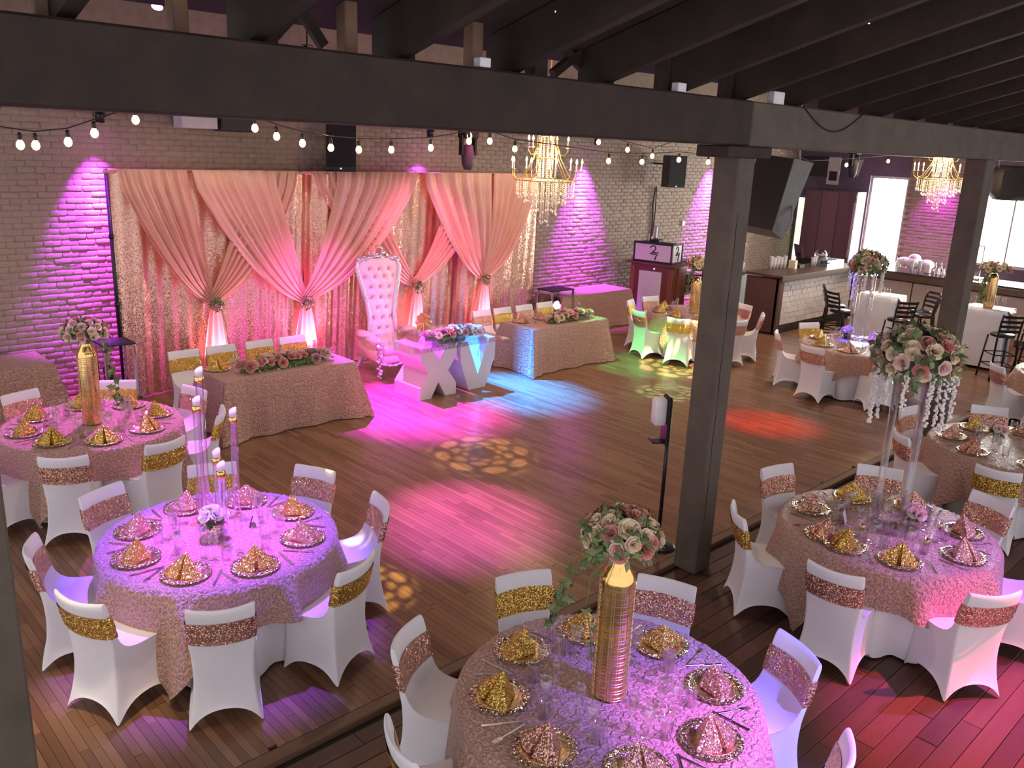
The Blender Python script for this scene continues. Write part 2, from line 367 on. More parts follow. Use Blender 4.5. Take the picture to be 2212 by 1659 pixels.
# ------------------------------------------------------------ end wall with the daylight openings, partitions
XE = 22.5
ew = MB()
OP = [(9.2, 10.2, .0, 3.2), (5.0, 7.55, 1.25, 3.15)]
ys = [-3, 5.0, 7.55, 9.2, 10.2, 11.95, 12.2, 12.25]
for y0, y1, z0, z1 in ((-3, 5.0, 0, 5.7), (7.55, 9.2, 0, 5.7), (10.2, 12.25, 0, 5.7), (5.0, 7.55, 0, 1.25), (5.0, 7.55, 3.15, 5.7), (9.2, 10.2, 3.2, 5.7)):
    ew.box((XE + .1, (y0 + y1) / 2, (z0 + z1) / 2), (.2, y1 - y0, z1 - z0))
struct(ew.build('wall_right', 'sidewall'))
def framed(name, y0, y1, z0, z1, bars):
    w = MB(); t = .06
    for yy in (y0 + t / 2, y1 - t / 2): w.box((XE + .1, yy, (z0 + z1) / 2), (.1, t, z1 - z0))
    for zz in (z0 + t / 2, z1 - t / 2): w.box((XE + .1, (y0 + y1) / 2, zz), (.1, y1 - y0 - 2 * t, t))
    for yy in bars: w.box((XE + .1, yy, (z0 + z1) / 2), (.06, .04, z1 - z0 - 2 * t))
    o = struct(w.build(name, 'lgrey'))
    eds = [y0 + t] + list(bars) + [y1 - t]
    for a, b in zip(eds[:-1], eds[1:]): MB().box((XE + .13, (a + b) / 2, (z0 + z1) / 2), (.012, b - a - .05, z1 - z0 - 2 * t)).build('pane', 'day', o)
    return o
framed('door_1', 9.2, 10.2, 0, 3.2, [])
framed('window_1', 5.0, 7.55, 1.25, 3.15, [5.85, 6.7])
# ------------------------------------------------------------ posts and beams
def timber(name, c, d, mat='post', crack=None):
    o = struct(MB().bbox(c, d, .012).build(name, mat))
    if crack:
        b = MB(); R2 = random.Random(5); zz = crack[2]
        pts = []
        while zz < crack[3]: pts.append((crack[0] + R2.uniform(-.006, .006), crack[1], zz)); zz += .12
        b.tube(pts, [.0015 + .002 * abs(math.sin(i * .7)) for i in range(len(pts))], 4); b.build('crack', 'seam', o)
    return o
timber('post_1', (6.06, 3.86, 1.79), (.235, .235, 3.58), crack=(6.0, 3.742, .5, 3.2))
timber('post_2', (.62, 3.86, 1.83), (.25, .25, 3.66))
timber('post_3', (11.42, 3.86, 1.83), (.27, .25, 3.66))
struct(MB().bbox((6.06, 3.87, 3.615), (.62, .30, .09), .01).build('beam_corbel', 'beam'))
struct(MB().bbox((2.4, 3.88, 3.83), (7.3, .28, .335), .012).build('beam_1', 'beam'))
struct(MB().bbox((14.7, 3.88, 3.825), (17.28, .28, .34), .012).build('beam_2', 'post'))
rb = MB()
# near roof: rafters rising from the beam towards the gallery
SL = .29
def roofz(y): return 4.02 + SL * (3.85 - y)
rf = struct(MB().add([(-2, 4.3, roofz(4.3) + .27), (24, 4.3, roofz(4.3) + .27), (24, -2.5, roofz(-2.5) + .27), (-2, -2.5, roofz(-2.5) + .27),
                      (-2, 4.3, roofz(4.3) + .33), (24, 4.3, roofz(4.3) + .33), (24, -2.5, roofz(-2.5) + .33), (-2, -2.5, roofz(-2.5) + .33)],
                     [(0, 1, 2, 3), (7, 6, 5, 4), (0, 4, 5, 1), (1, 5, 6, 2), (2, 6, 7, 3), (3, 7, 4, 0)]).build('ceiling_near', 'deck'))
xr = -1.3
while xr < 23.5:
    w = .075; y0, y1 = 4.1, -2.4
    MB().add([(xr, y0, roofz(y0)), (xr + w, y0, roofz(y0)), (xr + w, y1, roofz(y1)), (xr, y1, roofz(y1)), (xr, y0, roofz(y0) + .26), (xr + w, y0, roofz(y0) + .26), (xr + w, y1, roofz(y1) + .26), (xr, y1, roofz(y1) + .26)],
             [(3, 2, 1, 0), (4, 5, 6, 7), (0, 1, 5, 4), (1, 2, 6, 5), (2, 3, 7, 6), (3, 0, 4, 7)]).build('rafter', 'rafter', rf)
    xr += .82
# roof over the dance floor with joists, and the stud work standing on the beam
cf = struct(MB().box((11, 8.2, 5.65), (26, 8.5, .1)).build('ceiling', 'deck'))
for k in range(30): MB().box((-1 + k * .82, 8.2, 5.47), (.07, 8.1, .26)).build('joist', 'rafter', cf)
for k, (x, w, m) in enumerate(((1.14, .055, 'stud'), (1.70, .07, 'stud'), (2.12, .10, 'rafter'), (2.58, .075, 'stud'), (2.93, .11, 'rafter'), (3.43, .08, 'stud'), (3.95, .12, 'rafter'), (4.6, .1, 'rafter'), (5.3, .12, 'rafter'), (6.1, .12, 'rafter'))):
    struct(MB().bbox((x, 4.0, 4.80), (w, .09, 1.60), .006).build('stud_%d' % (k + 1), m))
for k, (x0, z0, x1, z1) in enumerate(((.7, 4.02, 1.1, 4.9), (1.8, 4.9, 2.5, 4.05), (2.2, 4.05, 2.9, 4.75), (3.0, 4.1, 3.9, 4.9), (3.5, 4.6, 4.5, 4.1), (4.2, 4.05, 5.2, 4.7))):
    struct(MB().cyl((x0, 4.1, z0), (x1, 4.1, z1), .035, n=4).build('brace_%d' % (k + 1), 'rafter'))
# daylight showing through gaps of the near roof boards
for k, (a, b) in enumerate((((3.62, 3.54, 4.31), (3.75, 3.44, 4.34)), ((3.74, 3.66, 4.27), (3.9, 3.58, 4.3)), ((3.92, 3.74, 4.25), (4.0, 3.69, 4.27)), ((3.82, 3.39, 4.35), (3.93, 3.31, 4.38)),
                            ((4.65, 3.73, 4.25), (4.75, 3.66, 4.27)), ((4.74, 3.01, 4.46), (4.98, 3.01, 4.46)), ((5.65, 3.07, 4.45), (5.96, 3.09, 4.44)), ((5.84, 2.9, 4.5), (6.02, 2.9, 4.49)))):
    struct(MB().cyl(a, b, .006, n=5).build('window_gap_%d' % (k + 1), 'dayslit'))
# ------------------------------------------------------------ covered banquet chair
FP = [(.205, .0, .222), (.195, .14, .206), (.190, .30, .203), (.188, .435, .207), (.160, .462, .209), (.02, .460, .208), (-.10, .472, .203), (-.165, .53, .199), (-.195, .64, .199), (-.215, .74, .2), (-.240, .835, .2)]
RP = [(-.262, .0, .225), (-.232, .13, .198), (-.212, .25, .184), (-.205, .34, .181), (-.205, .40, .182), (-.206, .46, .185), (-.210, .52, .189), (-.220, .58, .193), (-.238, .67, .197), (-.256, .75, .199), (-.280, .835, .2)]
def bow(z): return .046 * max(0, min(1, (z - .25) / .5))
def chair_mesh():
    us = [-1, -.93, -.7, -.35, 0, .35, .7, .93, 1]; b = MB(); N = len(FP); vid = {}
    def V(key, p):
        if key not in vid: vid[key] = len(b.v); b.v.append(p)
        return vid[key]
    def pt(prof, i, u, arch):
        y, z, w = prof[i]
        zz = z + (arch * (1 - abs(u) ** 3.2) if i == 0 else 0) + (.012 * u * u if i == N - 1 else 0)
        return (u * w, y - bow(z) * (1 - u * u) + (.02 * (1 - u * u) if i == 0 else 0), zz)
    for i in range(N):
        for k, u in enumerate(us):
            V(('F', i, k), pt(FP, i, u, .13)); V(('R', i, k), pt(RP, i, u, .125))
    for k, u in enumerate(us): V(('T', k), (u * .199, -.262 - bow(1) * (1 - u * u), .852 + .012 * u * u))
    K = len(us)
    for i in range(N - 1):
        for k in range(K - 1):
            b.f.append((vid['F', i, k + 1], vid['F', i, k], vid['F', i + 1, k], vid['F', i + 1, k + 1]))
            b.f.append((vid['R', i, k], vid['R', i, k + 1], vid['R', i + 1, k + 1], vid['R', i + 1, k]))
    for k in range(K - 1):
        b.f.append((vid['F', N - 1, k + 1], vid['F', N - 1, k], vid['T', k], vid['T', k + 1])); b.f.append((vid['T', k + 1], vid['T', k], vid['R', N - 1, k], vid['R', N - 1, k + 1]))
    Q = 6
    for side, k in ((-1, 0), (1, K - 1)):
        def sv(i, q):
            if q == 0: return vid['F', i, k]
            if q == Q: return vid['R', i, k]
            key = ('S', side, i, q)
            a = b.v[vid['F', i, k]]; c = b.v[vid['R', i, k]]; s = q / Q
            x = a[0] * (1 - s) + c[0] * s; z = a[2] * (1 - s) + c[2] * s
            if i == 0: z += .12 * (1 - abs(2 * s - 1) ** 3.2)
            pin = .10 * math.sin(PI * s) * (1 if i < 4 else .3)
            return V(key, (x * (1 - pin * .5), a[1] * (1 - s) + c[1] * s, z))
        for i in range(N - 1):
            for q in range(Q):
                f = (sv(i, q), sv(i, q + 1), sv(i + 1, q + 1), sv(i + 1, q)); b.f.append(f if side < 0 else f[::-1])
        f = (vid['F', N - 1, k], sv(N - 1, 1), sv(N - 1, 2), sv(N - 1, 3), vid['T', k]); f2 = (vid['T', k], sv(N - 1, 3), sv(N - 1, 4), sv(N - 1, 5), vid['R', N - 1, k])
        b.f.append(f if side < 0 else f[::-1]); b.f.append(f2 if side < 0 else f2[::-1])
    return bake_sub(b.mesh('cover', 'white', True), 1)
def interp(prof, z):
    for a, c in zip(prof[6:-1], prof[7:]):
        if a[1] <= z <= c[1]:
            t = (z - a[1]) / (c[1] - a[1]); return a[0] + (c[0] - a[0]) * t, a[2] + (c[2] - a[2]) * t
    return prof[-1][0], prof[-1][2]
def sash_mesh(mat, z0=.595, z1=.755, name='sash'):
    b = MB(); nz = 6; us = [-1 + 2 * i / 10 for i in range(11)]; rows = []
    for j in range(nz + 1):
        z = z0 + (z1 - z0) * j / nz; off = .006 + .004 * math.sin(PI * j / nz) + .0015 * math.sin(j * 2.4)
        yf, wf = interp(FP, z); yr, wr = interp(RP, z); row = []
        for u in us: row.append((u * (wr + off), yr - bow(z) * (1 - u * u) - off * (1 if abs(u) < 1 else .4), z - .012 * (1 - u * u) * (1 - j / nz)))
        for u in us[::-1]: row.append((u * (wf + off), yf - bow(z) * (1 - u * u) + off * (1 if abs(u) < 1 else .4), z))
        rows.append(row)
    n = len(rows[0]); b.v = [p for r in rows for p in r]
    for j in range(nz):
        for i in range(n): b.f.append((j * n + i, j * n + (i + 1) % n, (j + 1) * n + (i + 1) % n, (j + 1) * n + i))
    return b.mesh(name, mat, True)
CM = chair_mesh(); SM = {'gold': sash_mesh('gold_s'), 'rose gold': sash_mesh('rose_s')}
def chair(x, y, face, sash, label, group, z=0.):
    """face = direction (radians) the sitter looks; local +y"""
    t = thing('banquet_chair', label, 'chair', (x, y, z), face - PI / 2, group)
    ob('cover', CM, t); ob('sash', SM[sash], t); return t

# ------------------------------------------------------------ tables and cloths
TR = .82
def overlay(name, rz, L, zt, mat='rose', r=TR, n=64, seed=1):
    """square overlay cloth draped over a round top, corners hanging low"""
    rr = random.Random(seed); b = MB(); uv = []
    ph = [rr.uniform(0, 6.28) for _ in range(3)]
    for j in range(n + 1):
        for i in range(n + 1):
            s, t = (2 * i / n - 1) * L, (2 * j / n - 1) * L
            rho = math.hypot(s, t); th = math.atan2(t, s)
            if rho <= r: x, y, z = s, t, 0.
            else:
                d = rho - r
                wv = math.sin(8 * th + ph[0]) * .6 + math.sin(16 * th + ph[1]) * .4
                e = min(1, d / .12)
                rad = r + .018 * math.sin(min(1, d / .05) * PI / 2) + d * (.05 + .30 * max(0, wv)) * e
                z = -min(.728, max(0, d - .006) * .975); x, y = rad * math.cos(th), rad * math.sin(th)
            b.v.append((x, y, z)); uv.append((s, t))
    w = n + 1; b.f = [(j * w + i, j * w + i + 1, (j + 1) * w + i + 1, (j + 1) * w + i) for j in range(n) for i in range(n)]
    return b.mesh(name, mat, True, uv)
def skirt_mesh(r, h, seed, mat='wcloth'):
    rr = random.Random(seed); p = rr.uniform(0, 6)
    b = MB(); pr = [(.02, 0), (r * .6, 0), (r - .02, 0), (r - .006, -.012)] + [(r - .008 - .05 * k / 7, -.012 - (h - .03) * k / 7) for k in range(1, 8)]
    b.lathe(pr, 96, (0, 0, 0), lambda t, z: 1 + (.07 * (-z / h) * (math.sin(14 * t + p + .8 * math.sin(3 * t)) - .5) if z < -.02 else 0))
    return b.mesh('white_undercloth', mat, True)
SKM = [skirt_mesh(TR - .006, .74, k) for k in range(2)]
OVM = [overlay('rosette_overlay', 0, 1.13, .0, seed=k) for k in range(3)]
TABM = MB().lathe([(.02, 0), (TR - .03, 0), (TR - .015, .01), (TR - .015, .025), (.02, .03)], 48).mesh('tabletop', 'darkwood', True)
LEGM = MB().cyl((0, 0, 0), (0, 0, .70), .035, n=12).lathe([(.02, .03), (.30, .02), (.32, .0)], 20).mesh('pedestal', 'black', True)
def round_table(x, y, z, corner, desc, k):
    t = thing('round_table', 'round pedestal table under the cloths, the ' + desc, 'table', (x, y, z))
    ob('tabletop', TABM, t, (0, 0, .705)); ob('pedestal', LEGM, t)
    tag(ob('white_undercloth', SKM[k % 2], None, (x, y, z + .742), k * 1.3), 'plain white floor-length undercloth on the ' + desc, 'tablecloth', 'white undercloths')
    tag(ob('rosette_overlay', OVM[k % 3], None, (x, y, z + .747), corner - PI / 4), 'blush rosette overlay cloth on the ' + desc, 'tablecloth', 'rosette overlays')
# --- table settings
def charger():
    t = ob('charger_plate', None); n = 56
    MB().lathe([(.001, .006), (.085, .006), (.10, .009), (.118, .016), (.125, .018), (.122, .011), (.09, .001), (.001, .001)], 28).build('dish', 'charger', t, True)
    MB().lathe([(.120, .015), (.135, .021), (.150, .022), (.163, .018), (.160, .012), (.130, .010), (.120, .012)], n, (0, 0, 0), lambda a, z: 1 + (.018 * math.cos(n / 4 * a * 2)) * (1 if z > .011 else .6)).build('rim', 'rim', t, False)
    return t
def napkin_mesh(mat):
    b = MB(); base = [(-.125, -.035), (-.085, -.062), (-.040, -.078), (-.014, -.080), (-.004, -.040), (.004, -.040), (.014, -.080), (.045, -.074), (.09, -.055), (.12, -.03), (.07, .02), (.02, .075), (-.02, .075), (-.07, .02)]
    n = len(base); lv = [(0, 1.12), (.012, 1.15), (.045, .90), (.09, .54), (.128, .20), (.145, .05)]
    for z, s in lv:
        for i, (x, y) in enumerate(base): b.v.append((x * s, y * s + .02 * (1 - s), z + (.004 * math.sin(i * 2.1) if 0 < z < .1 else 0)))
    for k in range(len(lv) - 1):
        for i in range(n): b.f.append((k * n + i, k * n + (i + 1) % n, (k + 1) * n + (i + 1) % n, (k + 1) * n + i))
    b.f.append(tuple(range((len(lv) - 1) * n, len(lv) * n)))
    return b.mesh('folded_napkin', mat, False)
NAP = {'gold': napkin_mesh('gold_s'), 'rose gold': napkin_mesh('rose_s')}
WINE = MB().lathe([(.001, .004), (.033, .002), (.034, .004), (.006, .008), (.0045, .03), (.0045, .085), (.02, .098), (.034, .125), (.037, .15), (.033, .185), (.031, .185), (.034, .15), (.031, .127), (.012, .102)], 18).mesh('wine_glass', 'glass', True)
FLUTE = MB().lathe([(.001, .004), (.030, .002), (.031, .004), (.005, .008), (.004, .03), (.004, .09), (.014, .105), (.024, .15), (.0265, .20), (.024, .235), (.022, .235), (.0245, .2), (.02, .15), (.008, .11)], 18).mesh('champagne_flute', 'glass', True)
TUMB = MB().lathe([(.001, .002), (.031, .002), (.036, .10), (.0375, .115), (.0355, .115), (.030, .012), (.001, .012)], 18, (0, 0, 0), lambda a, z: 1 + .012 * math.cos(9 * a)).mesh('water_tumbler', 'glass', True)
def fork_mesh():
    b = MB().bbox((0, -.045, .0045), (.012, .11, .003), .001).bbox((0, .035, .006), (.008, .06, .003), .001).bbox((0, .072, .006), (.024, .02, .0025), .001)
    for k in (-1, -.33, .33, 1): b.box((k * .0095, .10, .007), (.0032, .04, .002))
    return b.mesh('fork', 'silver')
def knife_mesh(): return MB().bbox((0, -.05, .005), (.013, .11, .005), .0015).bbox((0, .055, .004), (.016, .11, .0022), .0008).mesh('knife', 'silver')
FORK, KNIFE = fork_mesh(), knife_mesh()
CHG = charger(); CHG_used = [False]
def setting(cx, cy, z, ang, cols, where, seed, r=.60, glasses=True):
    """one place: charger with napkin, glasses and flatware, seen from the seat at angle ang"""
    rr = random.Random(seed); ca, sa = math.cos(ang), math.sin(ang)
    def at(u, v): return (cx + ca * u - sa * v, cy + sa * u + ca * v)          # u outwards from the centre, v sideways
    px, py = at(r, 0); rz = ang + PI / 2
    root = CHG if not CHG_used[0] else copy_tree(CHG)
    CHG_used[0] = True; root.location = (px, py, z); root.rotation_euler = (0, 0, rz)
    tag(root, 'scalloped champagne charger plate ' + where, 'plate', 'charger plates ' + where)
    col = cols if isinstance(cols, str) else rr.choice(cols)
    o = ob('folded_napkin', NAP[col], None, (px, py, z + .0085), rz + rr.uniform(-.7, .7))
    tag(o, col + ' peaked napkin ' + where, 'napkin', col + ' napkins ' + where)
    if glasses:
        for me, u, v, n, l in ((WINE, r - .24, .10, 'wine_glass', 'clear stemmed wine glass '), (FLUTE, r - .28, .02, 'champagne_flute', 'slender clear champagne flute '), (TUMB, r - .22, .185, 'water_tumbler', 'fluted clear water tumbler ')):
            x, y = at(u + rr.uniform(-.015, .015), v + rr.uniform(-.02, .02))
            tag(ob(n, me, None, (x, y, z + .001), rr.uniform(0, 3)), l + where, 'glass', l.strip() + 's ' + where)
    x, y = at(r + .01, -.205); tag(ob('fork', FORK, None, (x, y, z), rz + PI + rr.uniform(-.15, .15)), 'steel fork ' + where, 'fork', 'forks ' + where)
    x, y = at(r + .01, .215); tag(ob('knife', KNIFE, None, (x, y, z), rz + PI + rr.uniform(-.15, .15)), 'steel knife ' + where, 'knife', 'knives ' + where)
D = math.radians
SECT = ['towards the bar', 'towards bar and backdrop', 'towards the backdrop', 'towards backdrop, away from bar', 'away from the bar', 'away from bar and backdrop', 'away from the backdrop', 'towards bar, away from backdrop']
def sect(a): return SECT[int(round((a % 360) / 45)) % 8]
TABLES = [  # x, y, z, corner angle, description, [(chair angle, sash)], setting angles
    (3.22, 2.48, 0., D(-120), 'vase table by the post', [(119, 'rose gold'), (69, 'gold'), (22, 'rose gold'), (-26, 'rose gold'), (-70, 'gold'), (164, 'gold')], [99, 54, 9, -36, -81, -126, 144, -171]),
    (2.43, 5.51, DZ, D(-138), 'candle tube table', [(-115, 'rose gold'), (-157, 'gold'), (159, 'rose gold'), (112, 'rose gold'), (68, 'gold'), (25, 'rose gold'), (-19, 'rose gold'), (-69, 'gold')], [-93, -136, 180, 136, 90, 46, 2, -44]),
    (2.56, 8.60, DZ, D(-142), 'brick wall table', [(-119, 'rose gold'), (-78, 'gold'), (-31, 'gold'), (14, 'rose gold'), (60, 'gold'), (107, 'rose gold'), (-162, 'rose gold')], [-99, -55, -8, 37, 83, 130, -142, 175]),
    (6.60, 2.43, 0., D(162), 'flower ball table', [(135, 'gold'), (76, 'rose gold'), (27, 'rose gold'), (-20, 'rose gold'), (-173, 'rose gold'), (-123, 'rose gold'), (-70, 'rose gold')], [155, 104, 52, 4, -46, -94, -148, -186 + 360]),
    (9.75, 2.45, 0., D(150), 'pink bowl table', [(30, 'rose gold'), (82, 'rose gold'), (135, 'rose gold'), (-170, 'gold'), (-118, 'rose gold')], [158, 110, 58, 8, -40, -146]),
    (13.05, 5.75, DZ, D(-100), 'blue-lit table', [(124, 'rose gold'), (65, 'gold'), (174, 'rose gold'), (-134, 'rose gold'), (-80, 'rose gold')], [150, 95, 45, -165, -110, -60, 0]),
    (13.00, 8.80, DZ, D(-170), 'green-lit table', [(113, 'gold'), (162, 'rose gold'), (79, 'rose gold'), (-157, 'gold'), (-17, 'rose gold'), (-106, 'rose gold'), (-62, 'rose gold')], [140, -175, -130, 100, 20, -40, -85]),
    (14.1, 2.9, 0., D(-170), 'outermost table', [(134, 'rose gold'), (172, 'rose gold')], [155, 110]),
]
for k, (x, y, z, co, desc, chs, sets) in enumerate(TABLES):
    round_table(x, y, z, co, desc, k)
    for a, s in chs:
        r = 1.20 - .262
        chair(x + r * math.cos(D(a)), y + r * math.sin(D(a)), D(a) + PI, s, 'white chair, %s sash, %s, %s' % (s, desc, sect(a)), '%s sash chairs at the %s' % (s, desc), z)
    for j, a in enumerate(sets):
        col = ['gold', 'rose gold'] if k != 0 else ('gold' if 0 < (a % 360) < 150 else 'rose gold')
        if k == 2: col = 'gold'
        setting(x, y, z + .7485, D(a), col, 'on the ' + desc + ', ' + sect(a), k * 20 + j, glasses=k != 7)
# ------------------------------------------------------------ backdrop: pipe frame, sequin curtains, crossed chiffon drapes
BY = 11.72; BT = 3.06
bf = thing('backdrop_frame', 'black pipe frame of the gold backdrop', 'frame', (0, 0, 0))
for x in (3.93, 6.70, 8.86, 11.72):
    MB().cyl((x, BY, DZ), (x, BY, BT + .03), .024, n=12).cyl((x, BY, 1.3), (x, BY, 1.36), .034, n=12).cyl((x, BY, 2.2), (x, BY, 2.26), .032, n=12).build('upright', 'black', bf, True)
    MB().box((x, BY + .06, DZ + .008), (.40, .34, .014)).build('base_plate', 'black', bf)
MB().cyl((3.9, BY, BT), (11.75, BY, BT), .030, n=12).build('crossbar', 'drape', bf, True)
def curtain(x0, x1, seed, label):
    r = random.Random(seed); b = MB(); n = int((x1 - x0) / .018); nz = 10
    fr = [(r.uniform(9, 16), r.uniform(0, 6), r.uniform(.016, .036)) for _ in range(3)] + [(r.uniform(30, 55), r.uniform(0, 6), .014)]
    def fn(u, v):
        x = x0 + (x1 - x0) * u; z = DZ + .015 + (BT - .03 - DZ) * v
        env = .25 + .75 * (.5 + .5 * math.sin(x * 1.7 + seed))
        y = BY - .05 + sum(a * math.sin(f * x * (1 + .02 * (1 - v)) + p) for f, p, a in fr) * env * (1.25 - .4 * v)
        return (x, y, z)
    b.grid(fn, n, nz)
    tag(b.build('sequin_curtain', 'curtain_s', None, True), label, 'curtain', 'sequin curtains of the backdrop')
for k, (a, c, l) in enumerate(((3.95, 5.94, 'rose gold sequin curtain behind the knot nearest the brick wall corner table'), (5.90, 7.80, 'rose gold sequin curtain behind the white throne, towards the candle table'), (7.74, 9.80, 'rose gold sequin curtain behind the two middle chiffon knots'), (9.73, 11.7, 'rose gold sequin curtain at the light box end'))): curtain(a, c, k + 1, l)
def swag(xa, xb, kx, kz, outer, dy, seed):
    """chiffon from a span of the crossbar gathered into a knot; outer = -1 the left edge sags, +1 the right edge"""
    r = random.Random(seed); b = MB(); p1, p2 = r.uniform(0, 6), r.uniform(0, 6); kn = 9 + r.random() * 3
    def fn(u, v):
        s = u if outer > 0 else 1 - u               # 1 at the outer, sagging edge
        x0 = xa + (xb - xa) * u; e = .045
        x1 = kx + outer * (s - .5) * 2 * e * .8; z1 = kz + .04 - (s - .5) * .10
        sag = .16 + .50 * s ** 1.4 * min(1.3, abs(x0 - kx))
        cx = x0 + (x1 - x0) * .52 - outer * (-.05) * s; cz = BT + (z1 - BT) * .62 - sag * .55
        t = v
        x = (1 - t) ** 2 * x0 + 2 * t * (1 - t) * cx + t * t * x1; z = (1 - t) ** 2 * (BT + .01) + 2 * t * (1 - t) * cz + t * t * z1
        fold = (math.sin(u * kn * 6.28 * .55 + p1 + t * 1.5) * .6 + math.sin(u * kn * 6.28 * 1.15 + p2 - t) * .4) * (.050 + .035 * math.sin(PI * min(1, t * 1.2))) * (1 - .45 * t)
        y = BY - .11 - dy + fold - .07 * math.sin(PI * t)
        if v == 0: return (x0, BY + .035, BT + .02)
        if v < .04: y = min(y, BY - .05); z = BT + .032
        return (x, y, z)
    b.grid(fn, 60, 28); return b
def tail(kx, kz, z0, seed):
    r = random.Random(seed); p = r.uniform(0, 6); b = MB()
    def fn(u, v):
        z = kz - .03 + (z0 - kz + .03) * v; w = .065 + .16 * v ** .7
        return (kx + (u - .5) * 2 * w, BY - .22 + math.sin(u * 22 + p) * (.018 + .03 * v) + .05 * v, z)
    b.grid(fn, 40, 12); return b
DRAPES = [(5.19, 1.26, [(3.97, 4.93, -1, .0), (5.75, 6.66, 1, .0)], 'nearest the brick wall corner table'), (6.63, 1.15, [(4.93, 6.17, -1, .07), (7.30, 8.82, 1, .07)], 'just behind the throne, longest swags'),
          (8.76, 1.21, [(6.76, 7.75, -1, .0), (9.66, 10.46, 1, .0)], 'between throne and letter table'), (10.27, 1.23, [(8.88, 10.40, -1, .07), (10.47, 11.60, 1, .07)], 'nearest the light box')]
def rose_mesh(mat, n1=5, n2=6, name='rose'):
    """open rose: spiralled rings of cupped petals, facing +z, about 1 unit across"""
    b = MB(); r = random.Random(hash(mat) % 100 if False else len(mat))
    def petal(a, rad, h, lean, wid, z0):
        def fn(u, v):
            w = (u - .5) * 2; ang = a + w * wid * (1 - .25 * v); rr = rad * (.35 + .65 * v) + lean * v * v + .03 * w * w * v
            return (rr * math.cos(ang), rr * math.sin(ang), z0 + h * (v - .25 * v * v * (1 if lean > .1 else 0)) - .06 * w * w * v)
        b.grid(fn, 4, 3)
    for k in range(3): petal(k * 2.1, .10, .40, .0, 1.25, .10)
    for k in range(4): petal(.4 + k * 1.57, .20, .42, .03, .95, .05)
    for k in range(n1): petal(.2 + k * 6.283 / n1, .30, .38, .10, .80, .0)
    for k in range(n2): petal(.7 + k * 6.283 / n2, .36, .26, .18, .72, -.02)
    return b.mesh(name, mat, True)
ROSE = {k: rose_mesh(k) for k in ('r_pink', 'r_cream', 'r_blush', 'r_mauve', 'r_white')}
def leaf_mesh(mat, name='leaf', lob=False):
    b = MB(); pr = [(0, 0), (.16, .12), (.24, .34), (.20, .62), (.10, .84), (0, 1.)] if not lob else [(0, 0), (.30, .05), (.22, .3), (.42, .42), (.18, .62), (0, 1.)]
    vs = []; fs = []
    for x, y in pr: vs += [(-x, y, .10 * x + .12 * math.sin(y * 3)), (0, y, .12 * math.sin(y * 3) - .05), (x, y, .10 * x + .12 * math.sin(y * 3))]
    for i in range(len(pr) - 1): fs += [(3 * i, 3 * i + 1, 3 * i + 4, 3 * i + 3), (3 * i + 1, 3 * i + 2, 3 * i + 5, 3 * i + 4)]
    return b.add(vs, fs).mesh(name, mat, True)
LEAF = leaf_mesh('leaf'); LEAF2 = leaf_mesh('leaf2'); IVY = leaf_mesh('leaf2', 'ivy_leaf', True); IVYD = leaf_mesh('leaf', 'ivy_leaf', True)
def orient(o, d, spin=0.):
    q = Vector(d).normalized().to_track_quat('Z', 'Y'); o.rotation_mode = 'QUATERNION'; o.rotation_quaternion = q @ Matrix.Rotation(spin, 3, 'Z').to_quaternion()
def put(me, name, parent, loc, d, s, r):
    o = ob(name, me, parent, loc); orient(o, d, r.uniform(0, 6.28)); o.scale = (s, s, s); return o
def sprigs(pts, seed, mat='leaf', size=.05, name='foliage'):
    """many small leaves in one mesh"""
    r = random.Random(seed); b = MB()
    for p, d in pts:
        d = Vector(d).normalized(); a = d.orthogonal().normalized(); a.rotate(Matrix.Rotation(r.uniform(0, 6.28), 3, d)); s = size * r.uniform(.6, 1.3); c = d.cross(a)
        p = Vector(p); t = (d * .6 + a * .8).normalized(); n = t.cross(c)
        b.add([p, p + t * s * .45 + c * s * .28, p + t * s, p + t * s * .45 - c * s * .28, p + t * s * .5 + n * s * .06], [(0, 1, 4), (1, 2, 4), (2, 3, 4), (3, 0, 4)])
    return b.mesh(name, mat)
def ball(parent, c, R, seed, n_rose, mats, rs=.05, low=-.25, flat=.8, leafm=('leaf',), leaf_n=240, leaf_s=.055):
    """dome of roses over foliage"""
    r = random.Random(seed); pts = []; k = 0; placed = []
    GA = PI * (3 - 5 ** .5)
    for i in range(n_rose):
        z = 1 - (i + .5) / n_rose * (1 - low); a = i * GA + r.uniform(-.25, .25); q = math.sqrt(max(0, 1 - z * z))
        d = Vector((q * math.cos(a), q * math.sin(a), z)); p = Vector(c) + Vector((d.x * R, d.y * R, d.z * R * flat))
        put(ROSE[mats[int(r.random() * len(mats))]], 'rose', parent, p - d * rs * .3, d, rs * r.uniform(.85, 1.2) * 1.9, r)
    for i in range(leaf_n):
        z = r.uniform(low - .25, 1); a = r.uniform(0, 6.28); q = math.sqrt(max(0, 1 - z * z)); d = Vector((q * math.cos(a), q * math.sin(a), z)); k = r.uniform(.7, 1.08)
        pts.append((Vector(c) + Vector((d.x * R * k, d.y * R * k, d.z * R * flat * k)), d + Vector((0, 0, .3))))
    h = len(pts) // len(leafm)
    for j, lm in enumerate(leafm): tag(ob('foliage', sprigs(pts[j * h:(j + 1) * h], seed + j, lm, leaf_s), parent), kind='stuff')
    MB().sphere(c, R * .72, 14, 8, (1, 1, flat)).build('moss_core', 'leaf', parent, True)
